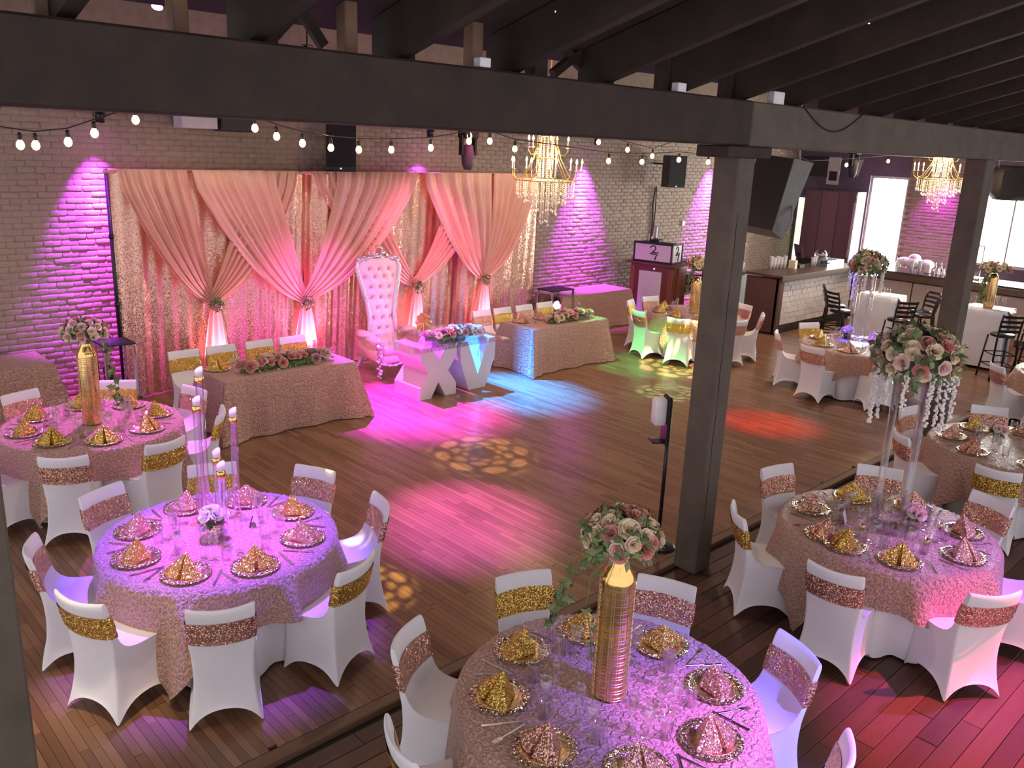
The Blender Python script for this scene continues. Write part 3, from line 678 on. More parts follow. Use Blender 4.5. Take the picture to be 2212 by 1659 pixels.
for k, (kx, kz, halves, l) in enumerate(DRAPES):
    t = thing('chiffon_drape', 'blush chiffon drape tied in a knot, ' + l, 'drape', (0, 0, 0), 0, 'chiffon drapes of the backdrop')
    for j, (a, c, o_, dy) in enumerate(halves): swag(a, c, kx, kz, o_, dy, k * 3 + j).build('swag', 'drape', t, True)
    tail(kx, kz, .10 if k != 0 else .35, k).build('tail', 'drape', t, True)
    w = thing('flower_tieback', 'round flower tieback on the drape ' + l, 'flowers', (kx, BY - .27, kz), 0, 'flower tiebacks on the backdrop')
    ball(w, (0, .0, 0), .085, 40 + k, 14, ['r_mauve', 'r_cream', 'r_pink'], .024, -.95, 1., ('leaf2', 'leaf'), 90, .045)

# ------------------------------------------------------------ long draped tables with flower runners
def long_cloth(name, w, d, h, seed, mat='rose', n=None):
    """rectangular cloth to the floor with gathered corners"""
    r = random.Random(seed); b = MB(); uv = []; ph = r.uniform(0, 6)
    per = []; st = .03
    hx, hy = w / 2, d / 2
    nx, ny = int(w / st), int(d / st)
    for i in range(nx): per.append((-hx + w * i / nx, -hy, 0, -1))
    for i in range(ny): per.append((hx, -hy + d * i / ny, 1, 0))
    for i in range(nx): per.append((hx - w * i / nx, hy, 0, 1))
    for i in range(ny): per.append((-hx, hy - d * i / ny, -1, 0))
    P = len(per); nz = 14
    def cornerness(x, y): return math.exp(-((hx - abs(x)) ** 2 + (hy - abs(y)) ** 2) / .03)
    L = 0; acc = []
    for k in range(P): acc.append(k * st)
    for j in range(nz + 1):
        v = j / nz; z = -h * v
        for k, (x, y, dx, dy) in enumerate(per):
            c = cornerness(x, y); s = acc[k]
            wv = (.5 + .5 * math.sin(s * 13 + ph + 1.2 * math.sin(s * 3.1))) * .055 * v + (.5 + .5 * math.sin(s * 40 + ph)) * .010 * v
            off = .008 * min(1, v * 14) + wv + c * (.17 * v + .05 * v * math.sin(s * 60))
            ox, oy = (dx, dy)
            if c > .15: q = Vector((x, y)).normalized(); ox, oy = (dx * (1 - c) + (1 if x > 0 else -1) * .7 * c, dy * (1 - c) + (1 if y > 0 else -1) * .7 * c)
            b.v.append((x + ox * off, y + oy * off, z)); uv.append((s, -h * v))
        if j:
            for k in range(P): b.f.append(((j - 1) * P + k, j * P + k, j * P + (k + 1) % P, (j - 1) * P + (k + 1) % P))
    o = len(b.v); m = 12
    for j in range(m + 1):
        for i in range(m * 2 + 1): x, y = -hx + w * i / (m * 2), -hy + d * j / m; b.v.append((x, y, .0005)); uv.append((x, y))
    W_ = m * 2 + 1
    for j in range(m):
        for i in range(m * 2): b.f.append((o + j * W_ + i, o + j * W_ + i + 1, o + (j + 1) * W_ + i + 1, o + (j + 1) * W_ + i))
    return b.mesh(name, mat, True, uv)
def long_table(x, y, w, d, z, desc, seed, rz=0.):
    t = thing('folding_table', 'rectangular folding table hidden under the cloth ' + desc, 'table', (x, y, z), rz)
    MB().bbox((0, 0, .725), (w - .02, d - .02, .03), .006).build('tabletop', 'lgrey', t)
    for sx in (-1, 1):
        for sy in (-1, 1): MB().cyl((sx * (w / 2 - .2), sy * (d / 2 - .1), 0), (sx * (w / 2 - .2), sy * (d / 2 - .1), .71), .015, n=8).build('leg', 'grey', t, True)
    o = tag(ob('rosette_tablecloth', long_cloth('rosette_tablecloth', w, d, .735, seed), None, (x, y, z + .744), rz), 'blush rosette cloth on the long table ' + desc, 'tablecloth', 'rosette cloths on long tables')
def garland(x0, x1, y, z, n, seed, label, amp=.05, mats=('r_pink', 'r_blush', 'r_cream', 'r_mauve', 'r_pink')):
    r = random.Random(seed); t = thing('flower_garland', label, 'flowers', (x0, y, z)); pts = []
    MB().tube([(u / 10 * (x1 - x0), amp * math.sin(u * .9 + seed) * .5, .035) for u in range(11)], [.02 + .03 * math.sin(PI * max(.05, min(.95, u / 10))) for u in range(11)], 8).build('moss_core', 'leaf', t, True)
    for i in range(n):
        u = (i + r.random() * .8) / n; a = r.uniform(-1.35, 1.35); rad = .085 * (.55 + .6 * math.sin(PI * u))
        d = Vector((r.uniform(-.4, .4), math.sin(a), math.cos(a) + .1)); c = Vector((u * (x1 - x0), amp * math.sin(u * 9 + seed) * .5, .045))
        put(ROSE[r.choice(mats)], 'rose', t, c + d.normalized() * rad, d, r.uniform(.105, .155), r)
    for i in range(n * 5):
        u = r.random(); a = r.uniform(-1.7, 1.7); d = Vector((r.uniform(-.6, .6), math.sin(a), math.cos(a))); c = Vector((u * (x1 - x0), 0, .035)); pts.append((c + d.normalized() * r.uniform(.04, .12), d))
    h = len(pts) // 2
    tag(ob('foliage', sprigs(pts[:h], seed, 'leaf', .055), t), kind='stuff'); tag(ob('foliage', sprigs(pts[h:], seed + 1, 'leaf2', .06), t), kind='stuff'); return t
long_table(5.13, 9.62, 1.80, .76, DZ, 'by the candle table', 2)
long_table(10.33, 9.72, 1.78, .78, DZ, 'next to the letter table', 3)
long_table(13.1, 11.55, 2.1, .72, DZ, 'against the brick wall by the booth', 5, D(0))
long_table(2.25, 11.58, 1.4, .76, DZ, 'against the brick wall in the corner', 6)
garland(4.55, 5.80, 9.50, DZ + .745, 40, 11, 'pink and cream rose runner on the long table by the candle table')
garland(10.0, 11.0, 9.55, DZ + .745, 34, 12, 'pink and cream rose runner on the long table beside the letter table')
for x, s in ((4.31, 'gold'), (4.81, 'gold'), (5.36, 'gold'), (5.86, 'gold')): chair(x, 10.58 - .26, -PI / 2, s, 'white chair, gold sash, behind the long table by the candle table, ' + {4.31: 'nearest corner table', 4.81: 'second from corner table', 5.36: 'second from the throne', 5.86: 'nearest the throne'}[x], 'chairs behind the long table by the candle table', DZ)
for x, s, l in ((9.43, 'rose gold', 'white covered chair, rose gold sash, behind the long table, nearest the letter table'), (9.9, 'gold', 'white covered chair, gold sash, behind the long table, second from the letter table'), (10.42, 'rose gold', 'white covered chair, rose gold sash, behind the long table, third from the letter table'), (10.94, 'gold', 'white covered chair, gold sash, behind the long table, nearest the light box')):
    chair(x, 10.60 - .26, -PI / 2, s, l, 'chairs behind the long table beside the letter table', DZ)
def flat_setting(x, y, z, col, where, seed):
    root = copy_tree(CHG, (x, y, z), PI, 'champagne charger plate ' + where, 'charger plates ' + where)
    tag(ob('folded_napkin', NAP[col], None, (x, y, z + .0085), seed * .9), col + ' sequin peaked napkin ' + where, 'napkin', 'napkins ' + where)
    for me, n, dx, dy, l in ((FLUTE, 'champagne_flute', .2, -.12, 'slender clear champagne flute '), (WINE, 'wine_glass', .13, -.18, 'clear stemmed wine glass ')): tag(ob(n, me, None, (x + dx, y + dy, z + .001)), l + where, 'glass', l.strip() + 's ' + where)
for i, x in enumerate((4.42, 5.0, 5.5)): flat_setting(x, 9.84, DZ + .745, 'gold', 'on the long table by the candle table', i)
for i, (x, c) in enumerate(((9.72, 'rose gold'), (10.2, 'rose gold'), (10.75, 'gold'))): flat_setting(x, 9.92, DZ + .7452, c, 'on the long table beside the letter table', i)

# ------------------------------------------------------------ XV letter table
X0, X1, V0, V1, FY = 7.03, 7.80, 7.80, 8.52, 9.27
lx = thing('letter_x', 'white block letter X under the glass top', 'letter', (7.13, FY, DZ))
w, h, a, t = .66, .755, .20, .17     # width, height, foot width, vertical cut
q = (a * .95)
poly = [(0, 0), (a, 0), (w / 2, h * .30), (w - a, 0), (w, 0), (w, t), (w - .155, h / 2), (w, h - t), (w, h), (w - a, h), (w / 2, h * .70), (a, h), (0, h), (0, h - t), (.155, h / 2), (0, t)]
MB().prism(poly, 0, .62).build('letter_body', 'letter', lx)
lv = thing('letter_v', 'white block letter V under the glass top', 'letter', (7.885, FY + .02, DZ))
w = .66; poly = [(.17, 0), (.50, 0), (w + .02, h * .62), (w + .02, h), (w - .11, h), (w * .52, h * .30), (.13, h), (0, h), (0, h * .62)]
MB().prism(poly, 0, .50).build('letter_body', 'letter', lv)
gt = MB().bbox((7.72, 9.70, DZ + .755 + .008), (1.85, 1.30, .012), .003).build('glass_tabletop', 'tableglass')
tag(gt, 'clear glass top lying on the white letters X and V', 'table top')
garland(7.42, 8.42, 9.50, DZ + .77, 36, 21, 'pale pink and lilac rose runner on the clear glass top', .10, ('r_blush', 'r_cream', 'r_blush', 'r_mauve', 'r_white', 'r_pink'))
nb = thing('gold_fan_flower', 'gold sequin paper flower standing on the glass top by the throne', 'decoration', (7.78, 10.05, DZ + .77), D(-30))
b = MB()
for k in range(10):
    a = k * PI * 2 / 10
    b.add([(0, 0, .16), (math.cos(a - .3) * .11, .02, .16 + math.sin(a - .3) * .14), (math.cos(a) * .135, -.02, .16 + math.sin(a) * .165), (math.cos(a + .3) * .11, .02, .16 + math.sin(a + .3) * .14)], [(0, 1, 2), (0, 2, 3)])
b.build('petals', 'gold_s', nb); MB().cyl((0, 0, 0), (0, 0, .16), .008, n=8).build('stem', 'gold', nb)

# ------------------------------------------------------------ throne
th = thing('throne_chair', 'tall cream button-tufted throne with silver carved frame', 'throne', (7.72, 10.76, DZ), D(-6)); th.scale = (1.14, 1.1, 1.0)
# local: faces -y. seat 0.66 wide
MB().bbox((0, -.02, .44), (.60, .60, .14), .035).build('seat_cushion', 'tuft', th, True)
MB().bbox((0, .0, .31), (.66, .62, .13), .02).build('seat_base', 'tuft', th, True)
def back_w(z):   # half width of the tall back: wide shoulders, narrow waist
    for (z0, w0), (z1, w1) in zip([(.48, .25), (.62, .225), (.85, .205), (1.1, .235), (1.4, .305), (1.62, .345), (1.72, .31)], [(.62, .225), (.85, .205), (1.1, .235), (1.4, .305), (1.62, .345), (1.72, .31), (1.80, .20)]):
        if z0 <= z <= z1: return w0 + (w1 - w0) * (z - z0) / (z1 - z0)
    return .2
def back_y(z): return .27 + .13 * (z - .48)
btn = []
for r_, z in enumerate((.66, .82, .98, 1.14, 1.30, 1.46, 1.58)):
    n = (2, 3, 2, 3, 3, 4, 3)[r_]
    for k in range(n): btn.append(((k - (n - 1) / 2) * .125 * (1 + .18 * (z - .6)), z))
b = MB()
def fb(u, v):
    z = .48 + 1.28 * v; wd = back_w(min(1.76, z)) - .045; x = (u - .5) * 2 * wd
    p = .05 * (1 - abs(2 * u - 1) ** 3)
    for bx_, bz in btn:
        d2 = ((x - bx_) ** 2 + (z - bz) ** 2); p -= .045 * math.exp(-d2 / .0012)
        for sg in (-1, 1):
            p -= .010 * math.exp(-((abs((x - bx_) * .79 + sg * (z - bz) * .61)) ** 2) / .0002) * math.exp(-d2 / .006)
    return (x, back_y(z) - p, z)
b.grid(fb, 40, 70).build('tufted_back', 'tuft', th, True)
MB().grid(lambda u, v: ((u - .5) * 2 * (back_w(min(1.76, .48 + 1.28 * v)) - .03), back_y(.48 + 1.28 * v) + .05, .48 + 1.28 * v), 8, 24).build('back_shell', 'tuft', th, True)
for x, z in btn: MB().sphere((x, back_y(z) - .008, z), .011, 8, 6).build('button', 'throne_s', th, True)
for sg in (-1, 1):
    pts = [(sg * (back_w(z) - .012), back_y(z), z) for z in [.60 + 1.12 * i / 24 for i in range(25)]]
    MB().tube(pts, [.030 + .010 * math.sin(i / 24 * PI) for i in range(25)], 10).tube([(sg * .225, .285, .62), (sg * .26, .26, .58), (sg * .285, .25, .60), (sg * .275, .25, .635), (sg * .255, .25, .625)], .018, 8).build('side_rail', 'throne_s', th, True)
crest = MB(); R = random.Random(9)
crest.tube([(-.33 + .66 * i / 20, back_y(1.72), 1.70 + .07 * math.sin(PI * i / 20) + .02 * abs(math.sin(PI * 3 * i / 20))) for i in range(21)], .028, 8)
for i in range(70):
    u = R.uniform(-1, 1); crest.sphere((u * .32, back_y(1.75) + R.uniform(-.03, .02), 1.73 + (.17 * max(0, 1 - abs(u) * 1.7) + .05) * R.uniform(.1, 1.05)), R.uniform(.016, .032), 7, 5)
crest.sphere((0, back_y(1.8), 1.93), .035, 8, 6)
crest.build('carved_crest', 'throne_s', th, True)
for sg in (-1, 1):
    MB().tube([(sg * .35, .30, .60), (sg * .36, .10, .61), (sg * .365, -.12, .60), (sg * .365, -.27, .585)], [.075, .080, .082, .07], 14).build('arm_roll', 'tuft', th, True)
    MB().bbox((sg * .345, .0, .43), (.09, .60, .32), .02).build('arm_side', 'tuft', th, True)
    fl_ = MB(); zz = .60
    for k in range(16): fl_.sphere((sg * .36 + .02 * math.sin(k * 2.2), -.30 + .018 * math.cos(k * 1.7), .60 - k * .038), (.052 if k < 3 else .036 + .010 * math.sin(k * 1.1)) * (1 - .012 * k), 8, 6)
    fl_.build('front_leg', 'throne_s', th, True)
    MB().tube([(sg * .30, .28, .28), (sg * .32, .33, .17), (sg * .34, .39, .06), (sg * .35, .42, 0.)], [.04, .033, .026, .022], 10).build('back_leg', 'letter', th, True)
ap = MB()
for k in range(26): ap.sphere((-.30 + .60 * k / 25, -.305, .245 - .035 * abs(math.sin(PI * 2 * k / 25))), .026 + .008 * math.sin(k * 1.9), 7, 5)
ap.build('carved_apron', 'throne_s', th, True)
# ------------------------------------------------------------ centrepieces
def vase(x, y, z, h, r, label, cat='vase', group=None):
    t = thing('gold_bottle_vase', label, cat, (x, y, z), 0, group); hs = h * .845
    MB().lathe([(.001, 0), (r * .96, .0), (r, .012), (r, hs), (r * .97, hs + .02), (r * .80, hs + .05), (r * .58, hs + .085), (r * .46, h - .015), (r * .50, h), (r * .40, h), (r * .38, h - .03)], 32).build('bottle', 'gold', t, True)
    b = MB(); n = int(hs / .042)
    for k in range(n):
        zz = .02 + (hs - .04) * k / (n - 1)
        for o in (-.008, .008): b.lathe([(r + .0003, zz + o - .0024), (r + .0035, zz + o), (r + .0003, zz + o + .0024)], 40)
    for k in range(12):
        a = k * 2 * PI / 12
        for o in (-.07, .07): b.box((math.cos(a + o) * (r + .0012), math.sin(a + o) * (r + .0012), hs / 2), (.003, .004, hs - .02), a)
    b.build('woven_bands', 'goldwire', t); return t
def ivy(parent, path, seed, n, size):
    r = random.Random(seed); P = [Vector(p) for p in path]
    MB().tube(P, .003, 5).build('vine', 'leaf2', parent)
    for i in range(n):
        u = (i + r.random()) / n * (len(P) - 1); k = min(int(u), len(P) - 2); p = P[k].lerp(P[k + 1], u - k)
        d = Vector((r.uniform(-1, 1), r.uniform(-1, 1), r.uniform(-.5, .4))); put(r.choice((IVY, IVYD)), 'ivy_leaf', parent, p + d * .02, d, size * r.uniform(.7, 1.3), r)
vase(3.22, 2.48, .7487, .815, .093, 'tall gold lattice bottle vase nearest the timber post')
t = thing('rose_bouquet', 'dome of pink and cream roses with trailing ivy in the vase nearest the post', 'flowers', (3.22, 2.48, .7487 + .80))
ball(t, (0, 0, .13), .185, 5, 34, ['r_pink', 'r_cream', 'r_blush', 'r_pink', 'r_cream'], .050, -.15, .72, ('leaf', 'leaf2'), 300, .062)
ivy(t, [(-.06, .06, .05), (-.14, .14, -.02), (-.19, .19, -.16), (-.20, .22, -.30), (-.22, .25, -.40)], 8, 34, .07)
ivy(t, [(-.05, .02, .03), (-.10, .10, -.10), (-.10, .12, -.28), (-.07, .10, -.46), (-.06, .09, -.62)], 9, 16, .05)
vase(2.56, 8.60, DZ + .7487, .82, .088, 'tall gold lattice bottle vase on the round table by the brick wall')
t = thing('rose_bouquet', 'dome of peach roses with hanging ivy in the vase by the brick wall', 'flowers', (2.56, 8.60, DZ + .7487 + .80))
ball(t, (0, 0, .12), .20, 15, 30, ['r_pink', 'r_cream', 'r_cream', 'r_blush'], .042, -.3, .62, ('leaf2', 'leaf'), 260, .055)
ivy(t, [(.10, -.08, .05), (.17, -.12, -.10), (.19, -.14, -.30), (.20, -.15, -.50), (.19, -.15, -.62)], 18, 40, .07)
vase(13.0, 8.80, DZ + .7487, .66, .09, 'tall gold bottle vase on the green-lit table by the booth')
t = thing('rose_bouquet', 'peach roses over long grass in the vase by the booth', 'flowers', (13.0, 8.80, DZ + .7487 + .64))
ball(t, (0, 0, .22), .20, 25, 22, ['r_cream', 'r_pink', 'r_cream'], .05, .0, .7, ('leaf2',), 180, .06)
ivy(t, [(-.05, .05, .15), (-.09, .09, .02), (-.10, .10, -.15), (-.10, .10, -.3)], 28, 30, .08)
# candle tubes on the second table
def candle_tube(x, y, z, top, label):
    h = top - z; t = thing('candle_tube', label, 'candle holder', (x, y, z), 0, 'candle tubes on the candle tube table')
    MB().lathe([(.001, .001), (.028, .001), (.028, h - .115), (.026, h - .115), (.026, .006), (.001, .006)], 20).build('acrylic_tube', 'acrylic', t, True)
    MB().lathe([(.001, h - .115), (.031, h - .115), (.033, h - .10), (.033, h - .07), (.03, h - .065), (.001, h - .065)], 20).build('gold_collar', 'gold', t, True)
    b = MB().lathe([(.001, h - .065), (.027, h - .065), (.027, h - .01), (.001, h - .01)], 18)
    for i, v in enumerate(b.v): b.v[i] = (v[0], v[1], v[2] + (v[0] * .55 if v[2] > h - .02 else 0))
    b.build('wax_candle', 'wax', t, True)
for x, y, top, l in ((2.52, 5.93, 1.935, 'tallest clear candle tube'), (2.45, 5.84, 1.745, 'second tallest clear candle tube'), (2.70, 5.79, 1.625, 'clear candle tube set apart from the pair of tall ones'), (2.50, 5.66, 1.385, 'short clear candle tube behind the peony vase'), (2.42, 5.42, 1.375, 'short clear candle tube before the peony vase')):
    candle_tube(x, y, DZ + .7487, top, l + ' with white candle')
def posy(x, y, z, label, seed, mat='r_white', glass_='rim', n=7, R=.075, h=.13):
    t = thing('flower_posy', label, 'flowers', (x, y, z)); r = random.Random(seed)
    MB().lathe([(.001, 0), (.045, .0), (.05, .01), (.05, h), (.045, h), (.043, .012), (.001, .01)], 24).build('vase_cup', glass_, t, True)
    for i in range(n):
        a = i * 2.4; q = math.sqrt(i / n); d = Vector((q * math.cos(a), q * math.sin(a), .9 - .5 * q)); put(ROSE[mat], 'bloom', t, Vector((0, 0, h + .01)) + d * R, d, .10, r)
    pts = [(Vector((math.cos(a) * .05, math.sin(a) * .05, h)), (math.cos(a), math.sin(a), .2)) for a in [i * .35 for i in range(54)]]
    tag(ob('foliage', sprigs(pts, seed, 'leaf', .06), t), kind='stuff')
posy(2.38, 5.50, DZ + .7487, 'white peonies in a glittering gold cup on the candle tube table', 3)
# table card
def card(x, y, z, rz, label):
    t = thing('table_card', label, 'card', (x, y, z), rz)
    MB().add([(-.05, -.03, 0), (.05, -.03, 0), (.05, 0, .10), (-.05, 0, .10)], [(0, 1, 2, 3)]).build('front_leaf', 'sign', t); MB().add([(-.05, .03, 0), (.05, .03, 0), (.05, .0, .10), (-.05, .0, .10)], [(3, 2, 1, 0)]).build('back_leaf', 'blackm', t)
card(2.70, 5.52, DZ + .7487, .9, 'small folded table card on the candle tube table')
card(6.42, 2.72, .7487, .3, 'small folded table card on the flower ball table')
card(9.55, 2.75, .7487, .2, 'small folded table card on the table with the pink bowl')
# clear column stands with big flower balls
def column_stand(x, y, z, hz, label, lab2, R, seed, rz, n):
    t = thing('clear_column_stand', label, 'flower stand', (x, y, z), rz)
    MB().bbox((0, 0, .008), (.30, .30, .014), .003).build('base_plate', 'acrylic', t)
    for sx, sy in ((-1, -1), (1, -1), (1, 1), (-1, 1)):
        MB().lathe([(.026, .016), (.026, hz - .02), (.022, hz - .02), (.022, .016)], 14, (sx * .10, sy * .10, 0)).build('clear_column', 'acrylic', t, True)
    MB().bbox((0, 0, hz - .012), (.28, .28, .014), .003).build('top_plate', 'acrylic', t)
    f = thing('flower_ball', lab2, 'flowers', (x, y, z + hz)); r = random.Random(seed)
    ball(f, (0, 0, R * .62), R, seed, n, ['r_cream', 'r_cream', 'r_blush', 'r_cream', 'r_pink'], .055, -.45, .72, ('leaf', 'leaf', 'leaf2'), 420, .085)
    for k in range(11):
        a = k * 2 * PI / 11 + r.uniform(-.2, .2); L = r.uniform(.25, .62); b = MB(); rad = R * r.uniform(.85, 1.05)
        m = int(L / .018)
        for i in range(m):
            zz = R * .3 - L * i / m
            for j in range(2): c = (rad * math.cos(a) + r.uniform(-.022, .022) * (1 - .5 * i / m), rad * math.sin(a) + r.uniform(-.022, .022) * (1 - .5 * i / m), zz); b.sphere(c, r.uniform(.008, .014), 6, 4)
        b.tube([(rad * math.cos(a), rad * math.sin(a), R * .45), (rad * math.cos(a), rad * math.sin(a), R * .3 - L)], .002, 4).build('blossom_strand', 'r_white', f, True)
    return f
column_stand(6.60, 2.43, .7487, 1.24, 'tall clear four-column stand on the flower ball table', 'big cream rose ball with hanging blossom on the flower ball table stand', .30, 31, .4, 56)
column_stand(13.05, 5.75, DZ + .7487, 1.12, 'tall clear four-column stand on the blue-lit table near the bar', 'pale rose ball with hanging blossom in the blue light near the bar', .25, 33, .2, 40)
posy(6.78, 2.30, .7487, 'pink blooms in a small glass cup on the flower ball table', 5, 'r_blush', 'glass', 9, .06, .10)
posy(9.72, 2.62, .7487, 'pale pink blooms in a glass cup on the table with the pink bowl', 6, 'r_blush', 'glass', 9, .07, .12)
posy(13.35, 6.05, DZ + .7487, 'lilac-lit blooms in a dark cup on the blue-lit table near the bar', 7, 'r_blush', 'black', 8, .07, .10)
def votive(x, y, z, label): tag(MB().lathe([(.001, .002), (.022, .002), (.027, .05), (.025, .05), (.020, .02), (.001, .02)], 14).build('votive_cup', 'gold', None, True, (x, y, z)), label, 'candle holder', 'gold votive cups')
for x, y in ((6.55, 2.10), (6.40, 2.55), (6.95, 2.15)): votive(x, y, .7487, 'small gold votive cup on the flower ball table')
for x, y in ((3.05, 2.2), (3.5, 2.35)): pass
# ------------------------------------------------------------ hand sanitizer stand by the post
t = thing('sanitizer_stand', 'black floor stand with white sanitizer dispenser beside the post', 'stand', (6.10, 4.27, DZ), D(-32))
MB().lathe([(.001, .045), (.03, .045), (.05, .032), (.14, .022), (.165, .012), (.168, 0), (.001, 0)], 36).build('round_base', 'black', t, True)
MB().cyl((0, 0, .03), (0, 0, 1.30), .018, n=14).build('pole', 'black', t, True)
MB().bbox((-.03, 0, 1.24), (.035, .16, .46), .012).build('back_board', 'black', t)
MB().bbox((-.105, 0, 1.33), (.115, .125, .255), .02).build('dispenser', 'cup', t, True)
MB().bbox((-.10, 0, 1.045), (.13, .12, .010), .003).bbox((-.16, 0, 1.055), (.012, .12, .022), .003).build('drip_tray', 'black', t)
# ------------------------------------------------------------ stage and house lights
def par_can(loc, to, col, power, deg, label, lens='lens', blend=.6, rad=.03, size=.07, group=None, unseen=True):
    t = thing('stage_light', label, 'light', loc, 0, group)
    d = (Vector(to) - Vector(loc)).normalized()
    MB().cyl(-d * .16, d * .0, size * .8, size, 16).cyl(-d * .20, -d * .16, size * .5, size * .8, 16).build('can', 'black', t, True)
    s = d.cross(Vector((0, 0, 1))); s = s.normalized() if s.length > .01 else Vector((1, 0, 0))
    MB().tube([s * (size + .012) - d * .06, s * (size + .012) - d * .06 + Vector((0, 0, .14)), -s * (size + .012) - d * .06 + Vector((0, 0, .14)), -s * (size + .012) - d * .06], .008, 6).build('yoke', 'black', t)
    MB().cyl(-d * .004, d * .0005, size * .93, n=16).build('lens', lens, t)
    if loc[2] > 2:
        h0 = -d * .06 + Vector((0, 0, .14))
        h1 = Vector((h0.x, WY - loc[1], h0.z)) if loc[1] > 11.85 and loc[2] < 4.2 else (Vector((22.5 - loc[0], h0.y, h0.z)) if loc[0] > 21 else Vector((h0.x, h0.y, (5.62 if loc[1] > 4 else roofz(loc[1]) + .28) - loc[2])))
        MB().cyl(h0, h1, .012, n=6).build('hanger', 'black', t)
    l = spot('lamp', (0, 0, 0), d, col, power, deg, blend, rad); l.parent = t; l.location = d * .02; return t
for x, p, l in ((3.97, 230, 'purple wall-wash light on the wall by the backdrop edge and corner table'), (9.30, 200, 'purple wall-wash light above the middle of the backdrop'), (13.57, 330, 'purple wall-wash light over the long table by the booth'), (18.15, 300, 'purple wall-wash light on the brick wall behind the bar end')):
    par_can((x, 11.90, 3.66), (x, 12.22, 1.3), (.50, .04, 1.), p * 8, 58, l, 'lens', .9, .04, .06)
    l2 = spot('lamp', (x, 11.97, 3.60), (x, 12.24, 1.6), (.95, .10, 1.), p * 4.5, 26, .8, .03)
SPOTS = [
    ((2.75, 6.45, 5.2), (2.42, 5.50, .77), (1., .18, .95), 1150, 20, 'aimed at the candle tube table, pink'),
    ((2.80, 6.05, 5.25), (2.43, 5.48, .6), (.17, .05, 1.), 3000, 28, 'aimed at the candle tube table and chairs, violet'),
    ((3.9, -.9, 4.95), (3.45, 1.80, .77), (1., .20, .9), 1250, 15, 'aimed at the vase table by the post, pink'),
    ((4.1, -.9, 4.95), (3.62, 1.85, .77), (.16, .10, 1.), 2400, 24, 'aimed at the vase table by the post, blue'),
    ((4.4, 10.9, 5.0), (2.75, 8.75, .77), (.70, .11, 1.), 1700, 27, 'aimed at the round table by the brick wall, purple'),
    ((8.0, .2, 4.9), (6.55, 1.55, .55), (.42, .14, 1.), 1300, 30, 'aimed at the flower ball table, violet'),
    ((7.4, -.6, 5.0), (5.75, .95, .0), (1., .10, .22), 2200, 26, 'aimed at the plank floor, red'),
    ((6.6, 8.2, 5.2), (5.05, 5.85, .0), (.85, .15, 1.), 3400, 21, 'aimed at the middle of the dance floor, pink'),
    ((7.0, 11.9, 4.7), (6.85, 9.15, .0), (.62, .03, 1.), 15000, 30, 'behind the backdrop aimed at the letter X, magenta'),
    ((8.6, 11.9, 4.7), (8.6, 8.85, .0), (.02, .24, 1.), 22000, 24, 'behind the backdrop aimed at the letter V, blue'),
    ((9.2, 8.3, 5.2), (10.35, 5.65, .0), (1., .025, .02), 2200, 15, 'aimed at the dance floor past the post, red'),
    ((9.6, 10.4, 5.2), (11.5, 8.75, .2), (.04, 1., .22), 1500, 20, 'aimed at the table by the booth, green'),
    ((12.0, 8.0, 5.2), (13.55, 5.6, .77), (.05, .04, 1.), 6000, 14, 'aimed at the table near the bar, blue'),
    ((8.6, 8.2, 5.2), (8.9, 11.6, 1.2), (1., .14, .50), 550, 36, 'aimed at the backdrop, rose'),
    ((5.2, 8.6, 5.2), (6.9, 11.2, .7), (.9, .09, 1.), 1300, 30, 'aimed at the curtain beside the throne, magenta'),
]
for loc, to, col, p, dg, l in SPOTS: par_can(loc, to, col, p, dg, 'black par can ' + l, 'lens', .95 if dg in (30, 24, 21, 15) else .6, .05)
# small floor uplighters behind the drape tails
for x, l in ((5.19, 'nearest the corner table'), (6.63, 'behind the throne side long table'), (8.76, 'behind the letter table'), (10.27, 'nearest the light box')):
    par_can((x, 11.22, .14), (x, 11.55, 1.0), (1., .42, .85), 90, 66, 'low floor uplighter under the drape ' + l, 'ledm', .8, .03, .06, 'floor uplighters under the drapes')
# gobo projectors: a disc pierced with rings of round holes in front of a small lamp
def gobo_mat():
    m, nt, b = mk('pierced_gobo'); tc = nd(nt, 'ShaderNodeTexCoord'); s = nd(nt, 'ShaderNodeSeparateXYZ'); nt.links.new(tc.outputs['Object'], s.inputs[0])
    x, y = s.outputs[0], s.outputs[1]
    r = math_(nt, 'SQRT', math_(nt, 'ADD', math_(nt, 'MULTIPLY', x, x), math_(nt, 'MULTIPLY', y, y)))
    v = math_(nt, 'MULTIPLY', math_(nt, 'LOGARITHM', math_(nt, 'MULTIPLY', r, 200.), 2.718), 2.4)
    row = math_(nt, 'FLOOR', v); a = math_(nt, 'ADD', math_(nt, 'MULTIPLY', math_(nt, 'ARCTAN2', y, x), 8 / (2 * PI)), math_(nt, 'MULTIPLY', row, .5))
    fu = math_(nt, 'SUBTRACT', math_(nt, 'FRACT', math_(nt, 'ADD', a, 40.)), .5); fv = math_(nt, 'SUBTRACT', math_(nt, 'FRACT', v), .5)
    d = math_(nt, 'ADD', math_(nt, 'MULTIPLY', fu, fu), math_(nt, 'MULTIPLY', math_(nt, 'MULTIPLY', fv, fv), .8))
    inside = math_(nt, 'MULTIPLY', math_(nt, 'LESS_THAN', d, .135), math_(nt, 'GREATER_THAN', r, .0014))
    t = nd(nt, 'ShaderNodeBsdfTransparent'); mx = nd(nt, 'ShaderNodeMixShader'); nt.links.new(inside, mx.inputs[0]); nt.links.new(b.outputs[0], mx.inputs[1]); nt.links.new(t.outputs[0], mx.inputs[2]); nt.links.new(mx.outputs[0], nt.nodes['Material Output'].inputs[0])
    b.inputs['Base Color'].default_value = (.02, .02, .02, 1); return m
M['gobo'] = gobo_mat()
